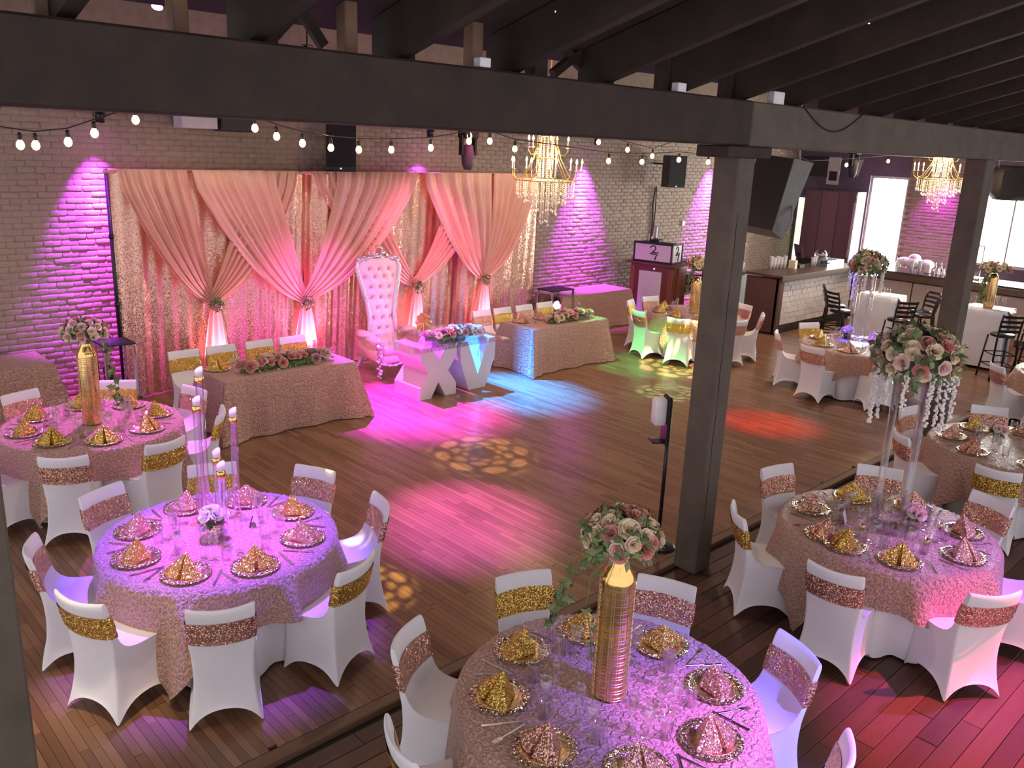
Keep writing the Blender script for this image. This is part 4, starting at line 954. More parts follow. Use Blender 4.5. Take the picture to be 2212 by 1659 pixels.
def gobo(loc, to, col, power, label, spread):
    t = thing('gobo_projector', label, 'light', loc); d = (Vector(to) - Vector(loc)).normalized(); k = .05
    MB().cyl(-d * .25, -d * .02, .06, n=14).build('housing', 'black', t, True); MB().cyl(-d * .2, -d * .2 + Vector((0, 0, 5.62 - loc[2] + d.z * .2)), .012, n=6).build('hanger', 'black', t)
    o = ob('gobo_disc', MB().lathe([(.0001, 0), (.03, 0)], 32).mesh('gobo_disc', 'gobo'), t, d * k); o.rotation_mode = 'QUATERNION'; o.rotation_quaternion = d.to_track_quat('Z', 'Y')
    l = spot('lamp', (0, 0, 0), d, col, power, spread, .45, .00025); l.parent = t; l.location = (0, 0, 0)
gobo((7.6, 9.4, 5.25), (6.42, 7.12, 0), (1., .74, .30), 1500, 'gobo projector throwing yellow dots on the dance floor', 14)
gobo((10.6, 7.2, 5.25), (11.95, 8.2, .2), (1., .86, .42), 3800, 'gobo projector throwing yellow dots on the chair by the post', 18)
gobo((9.2, 8.6, 5.25), (10.5, 7.4, 0), (.35, 1., .6), 2200, 'gobo projector throwing green dots near the post', 11)
gobo((4.6, 7.6, 5.25), (3.55, 5.3, 0), (1., .78, .25), 1800, 'gobo projector throwing yellow dots near the candle table', 9)
# house lights added in the roof timbers for general brightness, none in view
def unseen(loc, power, col, label, deg=120, aim=(0, 0, -1)):
    t = thing('unseen_light', label, 'light', loc, 0, 'house lights added in the roof timbers')
    MB().lathe([(.03, .16), (.05, .13), (.11, .02), (.13, 0), (.12, 0), (.10, .02), (.03, .12)], 20).build('shade', 'black', t, True); MB().cyl((0, 0, .15), (0, 0, 5.62 - loc[2]), .006, n=6).build('stem', 'black', t); MB().sphere((0, 0, .05), .03, 10, 6).build('bulb', 'bulb', t, True)
    l = spot('lamp', (0, 0, 0), aim, col, power, deg, .6, .12); l.parent = t; l.location = (0, 0, -.02)
for loc, p, l in (((5.0, 6.0, 5.1), 110, 'shaded house fill light added over the dance floor centre'), ((9.0, 6.5, 5.1), 120, 'shaded house fill light added over the dance floor by the chandelier'), ((13.5, 7.0, 5.1), 240, 'shaded house fill light added between the blue and green tables'), ((5.0, 9.8, 5.1), 120, 'shaded house fill light added above the long table'), ((10.5, 10.0, 5.1), 130, 'shaded house fill light added above the light box end'), ((17.5, 6.5, 5.1), 320, 'shaded house fill light added in front of the bar')):
    unseen(loc, p, (1., .80, .62), l)
unseen((.95, 4.2, 5.0), 560, (1., .78, .52), 'shaded house light added over the floor edge by the candle table', 38, (.0, .0, -1))
# ------------------------------------------------------------ string lights
BULB = MB().lathe([(.001, -.062), (.018, -.055), (.029, -.035), (.026, -.012), (.013, .008), (.012, .012)], 14).mesh('bulb_glass', 'bulb', True); SOCK = MB().lathe([(.013, .008), (.016, .012), (.016, .045), (.008, .06), (.001, .062)], 12).mesh('socket', 'black', True)
def string(pts, bulbs, label, grp):
    t = thing('light_string', label, 'string lights', (0, 0, 0), 0, grp)
    MB().tube(pts, .005, 5).build('cable', 'cable', t)
    for p in bulbs:
        ob('socket', SOCK, t, p); ob('bulb', BULB, t, p)
    return t
def sag(bul, lift): return [(p[0], p[1], p[2] + lift) for p in bul]
B1 = [(1.78, 7, 3.48), (1.88, 7, 3.48), (2.10, 7, 3.51), (2.29, 7, 3.58), (2.60, 7, 3.69)]
string([(1.2, 4.03, 3.85), (1.3, 7, 3.62), (1.78, 7, 3.56), (1.88, 7, 3.55), (2.1, 7, 3.58), (2.29, 7, 3.65), (2.6, 7, 3.76), (3.0, 7, 3.9), (3.2, 4.03, 3.9)], B1, 'string of warm bulbs above the round table by the brick wall', 'warm bulb strings')
B2 = [(3.59, 7, 3.67), (3.79, 7, 3.61), (4.04, 7, 3.56), (4.33, 7, 3.53), (4.63, 7, 3.52), (5.0, 7, 3.53), (5.48, 7, 3.56), (5.98, 7, 3.64)]
string([(3.0, 4.03, 3.9), (3.3, 7, 3.85)] + sag(B2, .075) + [(6.5, 7, 3.85), (6.7, 4.03, 3.9)], B2, 'string of warm bulbs in front of the backdrop', 'warm bulb strings')
B3 = [(6.27, 7, 3.65), (6.64, 7, 3.58), (8.22, 7, 3.48), (8.87, 7, 3.48), (9.65, 7, 3.52), (10.33, 7, 3.50)]
string([(5.7, 4.03, 3.9), (6.0, 7, 3.85)] + sag(B3, .075) + [(11.0, 7, 3.75), (11.2, 4.03, 3.9)], B3, 'string of warm bulbs past the chandelier to the post', 'warm bulb strings')
B4 = [(6.5, 7.6, 3.70), (8.7, 7.6, 3.70), (9.3, 7.6, 3.62), (9.85, 7.6, 3.55)]
string([(5.5, 4.03, 3.9), (6.1, 7.6, 3.9)] + sag(B4, .075) + [(10.6, 7.6, 3.8), (10.8, 4.03, 3.9)], B4, 'string of warm bulbs crossing behind the chandelier', 'warm bulb strings')
B5 = [(11.89, 7, 3.68), (13.14, 7, 3.46), (14.44, 7, 3.52), (16.05, 7, 3.61), (18.4, 7, 3.61)]
string([(11.4, 4.03, 3.9), (11.5, 7, 3.85)] + sag(B5, .075) + [(19.5, 7, 3.9), (22.48, 7, 4.0)], B5, 'string of warm bulbs in front of the bar', 'warm bulb strings')
# ------------------------------------------------------------ chandeliers
def chandelier(cx, cy, zr, s, label, top):
    t = thing('chandelier', label, 'chandelier', (cx, cy, zr)); r = random.Random(4)
    ring = MB()
    for R_, z in ((.42, 0), (.14, .30), (.10, .60)): ring.tube([(R_ * s * math.cos(a), R_ * s * math.sin(a), z * s) for a in [i * 2 * PI / 36 for i in range(36)]], .009 * s, 6, True)
    ring.build('iron_ring', 'goldrough', t, True)
    n_lo, n_up = 9, 5
    for n, R0, z0, zb, off in ((n_lo, .50, .0, .22, 0.), (n_up, .29, .36, .52, .3)):
        for k in range(n):
            a = k * 2 * PI / n + off; c, q = math.cos(a), math.sin(a)
            pts = [(.13, .55), (.20, .30), (.33, .06), (.43, -.0), (.49, .05), (R0, .14)] if n == n_lo else [(.11, .62), (.13, .45), (.18, .36), (.25, .35), (R0, .40), (R0, .44)]
            arm = t
            o = MB().tube([(x * s * c, x * s * q, z * s) for x, z in pts], .007 * s, 6).build('arm', 'goldrough', t, True)
            zc = (.14 if n == n_lo else .44) * s
            MB().lathe([(.001, zc), (.028 * s, zc + .006), (.03 * s, zc + .012), (.011 * s, zc + .014), (.011 * s, zc + .10 * s)], 10, (R0 * s * c, R0 * s * q, 0)).build('candle_cup', 'wax', o, True)
            MB().lathe([(.001, zc + .10 * s), (.014 * s, zc + .115 * s), (.016 * s, zc + .13 * s), (.008 * s, zc + .155 * s), (.001, zc + .175 * s)], 8, (R0 * s * c, R0 * s * q, 0)).build('flame_bulb', 'bulbc', o, True)
    def strand(R_, a, z0, z1, bead):
        m = max(2, int((z0 - z1) / (bead * 2.2)))
        for i in range(m): z = z0 - (z0 - z1) * i / m; b.lathe([(.001, bead), (bead * .8, 0), (.001, -bead)], 5, (R_ * math.cos(a), R_ * math.sin(a), z))
        b.lathe([(.001, bead * 2), (bead * 1.5, -bead), (.001, -bead * 3)], 6, (R_ * math.cos(a), R_ * math.sin(a), z1 - bead * 2))
    b = MB()
    for k in range(18): a = k * 2 * PI / 18; strand((.09 + .05 * (k % 2)) * s, a, .66 * s, .02 * s, .011 * s)
    tag(b.build('crystal_column', 'crystal', t), kind='stuff'); b = MB()
    for k in range(34): strand(.41 * s, k * 2 * PI / 34, -.01, (-.16 - .05 * r.random()) * s, .012 * s)
    for k in range(22): strand(.30 * s, k * 2 * PI / 22, -.01, (-.24 - .06 * r.random()) * s, .012 * s)
    tag(b.build('crystal_fringe', 'crystal', t), kind='stuff'); b = MB()
    for k in range(14): strand(.17 * s, k * 2 * PI / 14, -.01, (-.36 - .10 * r.random()) * s, .012 * s)
    for k in range(6): strand(.06 * s, k * 2 * PI / 6, -.01, (-.52 - .10 * r.random()) * s, .011 * s)
    tag(b.build('crystal_drop', 'crystal', t), kind='stuff')
    MB().cyl((0, 0, .62 * s), (0, 0, top - zr), .008, n=6).build('hanging_rod', 'goldrough', t)
    l = bpy.data.lights.new('lamp', 'POINT'); l.energy = 55; l.color = (1, .66, .32); l.shadow_soft_size = .25; o = bpy.data.objects.new('lamp', l); C.objects.link(o); o.parent = t; o.location = (0, 0, .30 * s)
    return t
chandelier(8.82, 8.64, 3.13, 1.0, 'crystal chandelier with candle bulbs in front of the backdrop end', 5.62)
chandelier(18.2, 6.85, 3.28, 1.0, 'crystal chandelier with candle bulbs in front of the bar window', 5.62)
# ------------------------------------------------------------ bar: two fronts and counters
bA = thing('bar_cabinet', 'bar front clad in white relief tiles with dark wood end', 'bar', (15.85, 8.75, 0))
MB().box((1.67, .32, .57 + DZ), (3.36, .56, 1.08)).build('carcass', 'darkwood', bA)
MB().bbox((-.0, .36, .59 + DZ), (.06, .76, 1.12), .008).build('end_panel', 'darkwood', bA)
MB().bbox((.05, .0, .59 + DZ), (.16, .10, 1.12), .008).build('corner_post', 'darkwood', bA)
MB().box((1.75, .03, .06 + DZ), (3.2, .04, .12)).build('plinth', 'blackm', bA)
tw, thh = .205, .118; R = random.Random(12)
tm = []
for k in range(5):
    d0, d1 = R.uniform(.004, .022), R.uniform(.004, .022)
    tm.append(MB().add([(0, 0, 0), (tw - .003, 0, 0), (tw - .003, 0, thh - .003), (0, 0, thh - .003), (.003, -d0, .003), (tw - .006, -d0, .003), (tw - .006, -d1, thh - .006), (.003, -d1, thh - .006)],
                       [(4, 5, 6, 7), (0, 1, 5, 4), (1, 2, 6, 5), (2, 3, 7, 6), (3, 0, 4, 7)]).mesh('tile', 'tile'))
zz = .17 + DZ; row = 0
while zz < 1.05:
    x = .14 - (tw / 2 if row % 2 else 0)
    while x < 3.25:
        if x >= .12: ob('tile', R.choice(tm), bA, (x, .04, zz))
        x += tw
    zz += thh; row += 1
tag(MB().bbox((17.55, 9.07, 1.205 + DZ), (3.55, .86, .05), .008).bbox((17.55, 8.66, 1.17 + DZ), (3.55, .05, .11), .006).build('bar_counter', 'darkwood'), 'dark wood counter on the white tiled bar front', 'counter')
bB = thing('bar_cabinet', 'beige panelled bar front facing the tall tables', 'bar', (19.2, 2.0, 0))
MB().box((.32, 3.4, .57 + DZ), (.58, 6.9, 1.08)).build('carcass', 'darkwood', bB)
for k in range(5): MB().bbox((.0, .35 + k * 1.36 + .3, .58 + DZ), (.06, 1.33, .86), .006).build('front_panel', 'pinkwall', bB)
tag(MB().bbox((19.5, 5.35, 1.20 + DZ), (.95, 6.9, .05), .008).build('bar_counter', 'counter'), 'dark polished counter on the beige bar front', 'counter')
tag(MB().bbox((19.05, 5.35, 1.115 + DZ), (.06, 6.9, .13), .006).build('counter_fascia', 'darkwood'), 'dark wood fascia under the polished counter edge', 'trim')
# ---- things on the bar
CUP = MB().lathe([(.001, 0), (.030, 0), (.042, .11), (.043, .112), (.039, .11), (.001, .02)], 14).mesh('cup', 'cup', True)
CZ = 1.23 + DZ
r = random.Random(2)
for i, (x, y, n) in enumerate(((16.62, 9.42, 7), (16.72, 9.40, 6), (16.80, 9.37, 7), (16.90, 9.34, 6), (17.0, 9.31, 7), (18.02, 9.20, 4), (18.10, 9.18, 5))):
    t = thing('cup_stack', 'stack of white plastic cups on the tiled bar counter', 'cups', (x, y, CZ), 0, 'cup stacks on the tiled bar counter')
    for k in range(n): ob('cup', CUP, t, (0, 0, k * .026))
t = thing('glass_crate', 'clear tub of upturned glasses on the tiled bar counter', 'tub', (18.55, 9.10, CZ))
MB().box((0, 0, .01), (.78, .36, .02)).box((-.39, 0, .07), (.01, .36, .14)).box((.39, 0, .07), (.01, .36, .14)).box((0, .18, .07), (.78, .01, .14)).box((0, -.18, .07), (.78, .01, .14)).build('tub', 'ice', t)
for i in range(8):
    for j in range(3): ob('glass', TUMB, t, (-.33 + i * .094, -.10 + j * .10, .025))
b = MB().sphere((0, 0, .12), .14, 12, 8, (1, 1, .9))
tag(b.build('ice_bag', 'ice', None, True, (18.25, 9.15, CZ + .12)), 'clear plastic bag of ice on the tub of glasses', 'bag')
tag(MB().bbox((0, 0, .09), (.10, .16, .18), .005).build('card_holder', 'r_cream', None, False, (17.15, 9.2, CZ)), 'tan card box beside the white cup stacks', 'box')
tag(MB().bbox((0, 0, .04), (.22, .26, .08), .01).build('bar_caddy', 'blackm', None, False, (17.42, 9.25, CZ)), 'low black bar caddy beyond the card box', 'caddy')
t = thing('till_monitor', 'till monitor on a stand seen from behind on the tiled bar counter', 'monitor', (16.55, 9.15, CZ), D(50))
t.location = (17.55, 9.34, CZ)
MB().bbox((0, 0, .01), (.2, .18, .02), .004).build('foot', 'blackm', t); MB().cyl((0, 0, .02), (0, 0, .30), .02, n=8).build('stem', 'blackm', t)
MB().box((0, -.02, .34), (.40, .03, .28), 0, Matrix.Rotation(-.25, 3, 'X')).build('shell', 'blackm', t); MB().box((0, -.04, .342), (.36, .012, .24), 0, Matrix.Rotation(-.25, 3, 'X')).build('screen', 'screenm', t)
t = thing('mixer_hood', 'dark rounded equipment hood behind the bar end beside the post', 'equipment', (16.5, 10.35, 0), D(20))
MB().bbox((0, 0, .5 + DZ), (1.2, .6, 1.0), .02).build('cabinet', 'blackm', t); MB().bbox((0, 0, 1.18 + DZ), (1.0, .5, .34), .10).build('hood', 'speaker', t, True); MB().box((.1, -.15, 1.50 + DZ), (.7, .05, .38), 0, Matrix.Rotation(.3, 3, 'X')).build('lid', 'monitor', t)
for x, y, l in ((19.45, 7.6, 'white cup stack on the polished counter nearest the tiled bar'), (19.5, 7.45, 'second white cup stack on the polished counter')):
    t = thing('cup_stack', l, 'cups', (x, y, 1.225 + DZ), 0)
    for k in range(6): ob('cup', CUP, t, (0, 0, k * .026))
tag(MB().bbox((0, 0, .10), (.14, .12, .20), .02).build('napkin_caddy', 'wax', None, False, (19.45, 7.25, 1.225 + DZ)), 'cream napkin block on the polished counter', 'caddy')
for i in range(9):
    tag(ob('tumbler', TUMB, None, (19.55 + .09 * (i % 2), 7.1 - i * .055, 1.225 + DZ)), 'upturned clear glass in the row on the polished counter', 'glass', 'glasses in a row on the polished counter')
t = thing('glass_showcase', 'small glass showcase on the polished counter beside the post', 'showcase', (19.6, 6.45, 1.225 + DZ))
for sx in (-1, 1):
    for sy in (-1, 1): MB().box((sx * .2, sy * .28, .35), (.025, .025, .70)).build('frame_post', 'chrome', t)
for z in (.02, .35, .70): MB().box((0, 0, z), (.42, .58, .02)).build('shelf', 'lgrey', t)
MB().box((-.205, 0, .35), (.006, .55, .66)).build('pane', 'tableglass', t)
# pillow-like pale linens far side
t = thing('linen_pile', 'pile of white linen on the ledge under the purple bricks', 'linen', (21.6, 8.4, 1.05))
for k, (y, z, s) in enumerate(((0, 0, .22), (-.3, .02, .18), (.25, .05, .16), (0, .18, .14))): MB().sphere((0, y, z + s * .7), s, 12, 8, (1, 1, .7)).build('linen', 'wcloth', t, True)
tag(MB().bbox((21.7, 8.2, .5), (.7, 1.9, 1.05), .01).build('back_ledge', 'darkwood'), 'dark back counter under the purple brick end wall', 'counter')
for i in range(12): tag(MB().lathe([(.001, 0), (.035, 0), (.036, .16), (.012, .22), (.012, .28), (.001, .28)], 10).build('bottle', 'ice', None, True, (21.45, 9.0 - i * .13, 1.026)), 'small clear bottle in the row on the back counter', 'bottle', 'bottles on the back counter')
# ---- end wall furniture
cb = thing('wood_cabinet', 'tall plum wood cabinet against the end wall beside the bright doorway', 'cabinet', (22.2, 10.95, 0))
MB().bbox((0, 0, 1.85), (.5, 1.45, 1.85), .01).build('body', 'cabinet', cb)
for k in range(3): MB().bbox((-.26, -.48 + .48 * k, 1.85), (.02, .46, 1.78), .005).build('door_panel', 'cabinet', cb)
MB().box((-.275, -.68, 1.8), (.01, .02, 1.4)).build('bright_edge', 'lens' if False else 'lgrey', cb)
MB().bbox((0, 0, .46), (.55, 1.5, .92), .01).build('lower_body', 'blackm', cb)
struct(MB().box((22.49, 11.92, 1.26), (.03, .42, 2.5)).build('door_2', 'lite'))
tag(MB().bbox((22.35, 11.65, 3.36), (.25, .85, .5), .02).build('air_unit', 'speaker'), 'dark louvred air unit high on the end wall', 'air unit')
sg = thing('hanging_banner', 'long white paper banner with dark square high on the end wall', 'banner', (22.18, 11.08, 2.92))
MB().box((0, 0, .35), (.01, .34, .70)).build('paper', 'lgrey', sg); MB().box((-.01, 0, .22), (.006, .22, .24)).build('dark_square', 'ink', sg)
fl_ = MB().add([(0, 0, 0), (0, .34, .42), (0, -.1, .44), (.02, 0, 0), (.02, .34, .42), (.02, -.1, .44)], [(0, 1, 2), (5, 4, 3), (0, 3, 4, 1), (1, 4, 5, 2), (2, 5, 3, 0)])
tag(fl_.build('pennant', 'lgrey', None, False, (22.475, 10.55, 3.15)), 'pale triangular pennant near the banner on the end wall', 'pennant')
# purple brick lining between the openings on the end wall
pb = struct(MB().box((22.47, 8.4, 2.2), (.05, 1.55, 3.2)).build('wall_panel', 'mortar'))
rr = random.Random(8); z = .65; row = 0
bm_ = []
for k in range(6):
    a, f = brick_v(rr, bl); bm_.append(MB().add([(p[1], -p[0], p[2]) for p in a], f).mesh('brick', 'brick', True))
while z < 3.7:
    y = 9.17 - (bl / 2 if row % 2 else 0)
    while y - bl > 7.62: ob('brick', rr.choice(bm_), pb, (22.445, y, z)); y -= bl
    z += bh; row += 1
par_can((21.9, 8.3, 3.75), (22.4, 8.35, 1.6), (.75, .06, 1.), 260, 60, 'purple wall-wash light over the back counter', 'lens', .8, .04, .06)
# ---- tall tables with white cloths and rose runners, ladder-back stools
def tall_cloth(w, h, mat, seed, over=0.):
    b = MB(); uv = []; n = 40; hw = w / 2; r = random.Random(seed); ph = r.uniform(0, 6); nz = 10; per = []
    for i in range(n):
        for_ = i / n * 4; k = int(for_); u = for_ - k; s = (-hw + w * u)
        per.append(((s, -hw), (hw, s), (-s, hw), (-hw, -s))[k])
    for j in range(nz + 1):
        v = j / nz
        for i, (x, y) in enumerate(per):
            c = math.exp(-((hw - abs(x)) ** 2 + (hw - abs(y)) ** 2) / .02); k = 1 + over + .10 * v * (.5 + .5 * math.sin(i * 1.9 + ph)) + .12 * c * v
            b.v.append((x * k, y * k, -h * v)); uv.append((i * w / 10, -h * v))
        if j:
            for i in range(n): b.f.append(((j - 1) * n + i, j * n + i, j * n + (i + 1) % n, (j - 1) * n + (i + 1) % n))
    o = len(b.v); b.v.append((0, 0, .001)); uv.append((0, 0))
    for i in range(n): b.f.append((i, (i + 1) % n, o))
    return b.mesh('cloth', mat, True, uv)
def tall_table(x, y, z, rz, desc, seed):
    t = thing('tall_table', 'tall square bar table under white linen ' + desc, 'table', (x, y, z), rz)
    MB().bbox((0, 0, 1.055), (.70, .70, .03), .005).build('tabletop', 'darkwood', t); MB().cyl((0, 0, 0), (0, 0, 1.04), .04, n=12).build('column', 'black', t, True); MB().bbox((0, 0, .015), (.5, .5, .03), .005).build('foot', 'black', t)
    tag(ob('white_cloth', tall_cloth(.72, 1.02, 'wcloth', seed), None, (x, y, z + 1.073), rz), 'white linen cloth hanging to the floor on the tall table ' + desc, 'tablecloth', 'linen cloths on tall tables')
    b = MB(); uv = []
    for i in range(31):
        s = -1.35 + 2.7 * i / 30
        for sx in (-.16, .16):
            yy = max(-.40, min(.40, s)); zz = .004 if abs(s) < .40 else -(abs(s) - .40)
            b.v.append((sx + .02 * math.sin(i), yy * (1.02 + (.06 * -zz if zz < 0 else 0)) + (math.copysign(.055 * min(1, -zz * 3), yy) if zz < 0 else 0), zz)); uv.append((sx, s))
    b.f = [(2 * i, 2 * i + 1, 2 * i + 3, 2 * i + 2) for i in range(30)]
    tag(ob('sequin_runner', b.mesh('sequin_runner', 'rose_s', True, uv), None, (x, y, z + 1.076), rz), 'rose gold sequin runner over the tall table ' + desc, 'table runner', 'sequin runners on tall tables')
tall_table(16.45, 6.90, DZ, .1, 'nearest the tiled bar', 1)
tall_table(16.85, 5.10, DZ, .05, 'beyond the far post', 2)
for x, y in ((16.5, 6.8), (16.62, 6.95), (16.55, 7.05)): tag(ob('water_tumbler', TUMB, None, (x, y, DZ + 1.078)), 'clear tumbler on the tall table nearest the tiled bar', 'glass', 'tumblers on the tall table nearest the tiled bar')
for x, y in ((16.72, 5.28), (17.0, 4.92), (16.98, 5.12), (17.08, 5.05)): tag(ob('wine_glass', WINE, None, (x, y, DZ + 1.078)), 'clear stemmed glass on the tall table beyond the far post', 'glass', 'glasses on the tall table beyond the far post')
vase(16.84, 5.12, DZ + 1.078, .62, .085, 'gold bottle vase on the tall table beyond the far post')
t = thing('rose_bouquet', 'low peach flowers with hanging ivy in the tall table vase', 'flowers', (16.84, 5.12, DZ + 1.078 + .60))
ball(t, (0, 0, .10), .24, 55, 18, ['r_cream', 'r_pink', 'r_cream'], .05, -.1, .45, ('leaf2',), 160, .06)
ivy(t, [(-.08, .08, .02), (-.12, .10, -.15), (-.10, .10, -.34), (-.08, .10, -.5)], 58, 34, .09)
def stool():
    t = ob('bar_stool', None)
    MB().lathe([(.001, .80), (.17, .80), (.195, .785), (.195, .755), (.17, .745), (.001, .745)], 24).build('seat', 'black', t, True)
    for sx in (-1, 1):
        MB().tube([(sx * .21, .21, 0), (sx * .165, .15, .745)], .016, 8).build('leg', 'black', t, True)
        MB().tube([(sx * .21, -.23, 0), (sx * .17, -.165, .75), (sx * .175, -.20, 1.0), (sx * .185, -.26, 1.16)], .017, 8).build('leg', 'black', t, True)
    for z, k in ((.25, .196), (.45, .184)): MB().tube([(-k, k * .98, z), (k, k * .98, z), (k, -k * 1.05, z), (-k, -k * 1.05, z)], .010, 6, True).build('foot_rail', 'black', t, True)
    for k in range(4):
        z = .87 + k * .085; yy = -.175 - .09 * ((z - .75) / .41) ** 1.3
        MB().grid(lambda u, v: ((u - .5) * .36, yy - .03 * (1 - (2 * u - 1) ** 2) - .01 * v, z + (v - .5) * .045), 8, 1).grid(lambda u, v: ((.5 - u) * .36, yy + .014 - .03 * (1 - (2 * u - 1) ** 2) - .01 * v, z + (v - .5) * .045), 8, 1).build('back_slat', 'black', t, True)
    return t
st = stool(); first = True
for x, y, fdir, l in ((15.62, 7.28, D(-25), 'black ladder-back bar stool before the tiled bar, its back to the dance floor'), (16.1, 7.62, D(-60), 'black ladder-back bar stool between the tiled bar and the tall table'), (15.72, 6.22, D(50), 'black ladder-back bar stool at the white cloth corner, nearest the blue-lit table'), (16.62, 6.15, D(110), 'black ladder-back bar stool turned sideways beside the far post'), (17.05, 6.35, D(150), 'black ladder-back bar stool side-on between tall table and post'), (16.0, 4.55, D(45), 'black ladder-back bar stool at the tall table beyond the far post'), (16.9, 4.3, D(95), 'black ladder-back bar stool behind the tall table beyond the far post')):
    o = st if first else copy_tree(st); first = False
    o.location = (x, y, DZ); o.rotation_euler = (0, 0, fdir - PI / 2); tag(o, l, 'bar stool', 'ladder-back bar stools')
# ---- booth with the 27 signs
bo = thing('dj_booth', 'red-brown wooden booth in the wall corner', 'booth', (14.98, 11.32, DZ), D(-79)); bo.scale = (1.22, 1.22, 1.0)
# local x along the front (left to right), front faces -y (towards the dance floor)
MB().bbox((0, .30, .60), (.82, .60, 1.17), .01).build('cabinet', 'booth', bo)
for sx in (-1, 1): MB().bbox((sx * .37, -.005, .58), (.09, .03, 1.12), .005).build('front_stile', 'booth', bo)
MB().bbox((0, .24, 1.205), (.98, .66, .045), .008).build('ledge', 'booth', bo)
MB().bbox((-.02, -.006, .58), (.44, .018, .92), .004).build('white_panel', 'sign', bo)
MB().bbox((.42, .26, .58), (.02, .12, 1.1), .004).build('side_stile', 'booth', bo)
MB().sphere((.05, -.012, 1.10), .012, 8, 6).build('indicator', 'led', bo)
sb = thing('sign_box', 'black framed sign box reading 27 on the booth ledge', 'sign', (14.98, 11.32, DZ + 1.2285), D(-79)); sb.scale = (1.1, 1.2, 1.1)
MB().box((0, .20, .19), (.82, .42, .36)).build('box', 'blackm', sb)
for c, d in (((0, -.012, .375), (.84, .03, .035)), ((0, -.012, .018), (.84, .03, .035)), ((-.405, -.012, .19), (.03, .03, .36)), ((.405, -.012, .19), (.03, .03, .36)), ((.412, .40, .19), (.03, .03, .38)), ((.412, .2, .375), (.03, .42, .03)), ((.412, .2, .018), (.03, .42, .03))): MB().box(c, d).build('frame_bar', 'blackm', sb)
fp = MB().box((0, -.014, .195), (.77, .012, .315)).build('front_panel', 'sign', sb); sp = MB().box((.413, .19, .195), (.012, .34, .315)).build('side_panel', 'sign', sb)
TWO = [(-.055, .085), (-.04, .115), (-.01, .125), (.02, .115), (.03, .085), (.015, .05), (-.02, .015), (-.055, -.015), (.04, -.015)]
SEV = [(-.005, .012), (.075, .012), (.05, -.04), (.035, -.08), (.03, -.12)]
for parent, f in ((fp, lambda x, z: (x * 1.35 + .02, -.022, z * 1.12 + .19)), (sp, lambda x, z: (.421, x * 1.2 + .19, z * 1.12 + .19))):
    MB().tube([f(x * 1.0, z) for x, z in TWO], 0.0115, 6).build('digit_2', 'ink', parent); MB().tube([f(x, z) for x, z in SEV], 0.0115, 6).build('digit_7', 'ink', parent)
t = thing('booth_gear', 'black bottle-like stand and mixer on top of the booth', 'equipment', (15.30, 11.50, DZ + 1.2285 + .408), .3)
MB().bbox((0, 0, .03), (.30, .22, .06), .01).build('mixer', 'blackm', t); MB().bbox((.1, .05, .20), (.12, .08, .28), .015).build('unit', 'chrome', t)
t = thing('equipment_rack', 'black equipment rack behind the booth', 'rack', (16.25, 11.3, DZ), -.5)
for z in (.1, .5, .9, 1.2): MB().box((0, 0, z), (.6, .5, .03)).build('shelf', 'black', t)
for sx in (-1, 1):
    for sy in (-1, 1): MB().box((sx * .29, sy * .24, .62), (.03, .03, 1.24)).build('upright', 'black', t)
MB().bbox((0, 0, .68), (.5, .4, .3), .01).build('amplifier', 'speaker', t); MB().sphere((-.1, -.26, 1.14), .014, 8, 6).build('indicator', 'led', t)
# ---- light box with party lamps beside the backdrop, and the small chrome stand on the other side
def frame_box(name, label, x, y, w, d, h, mat='chrome', top='blackm', cat='stand'):
    t = thing(name, label, cat, (x, y, DZ))
    for sx in (-1, 1):
        for sy in (-1, 1): MB().bbox((sx * (w / 2 - .02), sy * (d / 2 - .02), h / 2), (.04, .04, h), .005).build('post', mat, t)
    MB().bbox((0, 0, h + .012), (w, d, .024), .004).build('top_board', top, t)
    for sy in (-1, 1): MB().box((0, sy * (d / 2 - .02), .04), (w - .08, .03, .03)).build('bottom_rail', mat, t)
    return t
frame_box('light_stand', 'chrome frame stand with black top holding party lamps beside the backdrop', 12.02, 11.35, .62, .42, .88)
for z, m, l in ((.60, 'lens', 'upper round party lamp inside the chrome stand'), (.22, 'lensb', 'lower round party lamp inside the chrome stand')):
    t = thing('party_lamp', l, 'light', (12.0, 11.33, DZ + z))
    MB().sphere((0, 0, 0), .14, 18, 12).build('globe', 'speaker', t, True)
    for k in range(7):
        a = k * 2.4; d = Vector((-.55 + .35 * math.cos(a), -.75 + .1 * math.sin(a * 2), .35 * math.sin(a))).normalized(); MB().cyl(d * .125, d * .148, .036, n=10).build('lens', m if k % 3 else 'ledm', t)
    MB().cyl((0, 0, -.24 if z < .3 else -.2), (0, 0, -.12), .03, n=8).build('foot', 'black', t)
frame_box('light_stand', 'chrome frame stand with black top beside the corner table and backdrop edge', 3.72, 11.32, .40, .40, .88)
MB_t = thing('party_lamp', 'tall black party lamp inside the stand by the corner table', 'light', (3.62, 11.33, DZ + .05))
MB().cyl((0, 0, 0), (0, 0, .42), .06, n=12).build('body', 'black', MB_t, True); MB().sphere((0, 0, .48), .07, 12, 8).build('globe', 'speaker', MB_t, True)
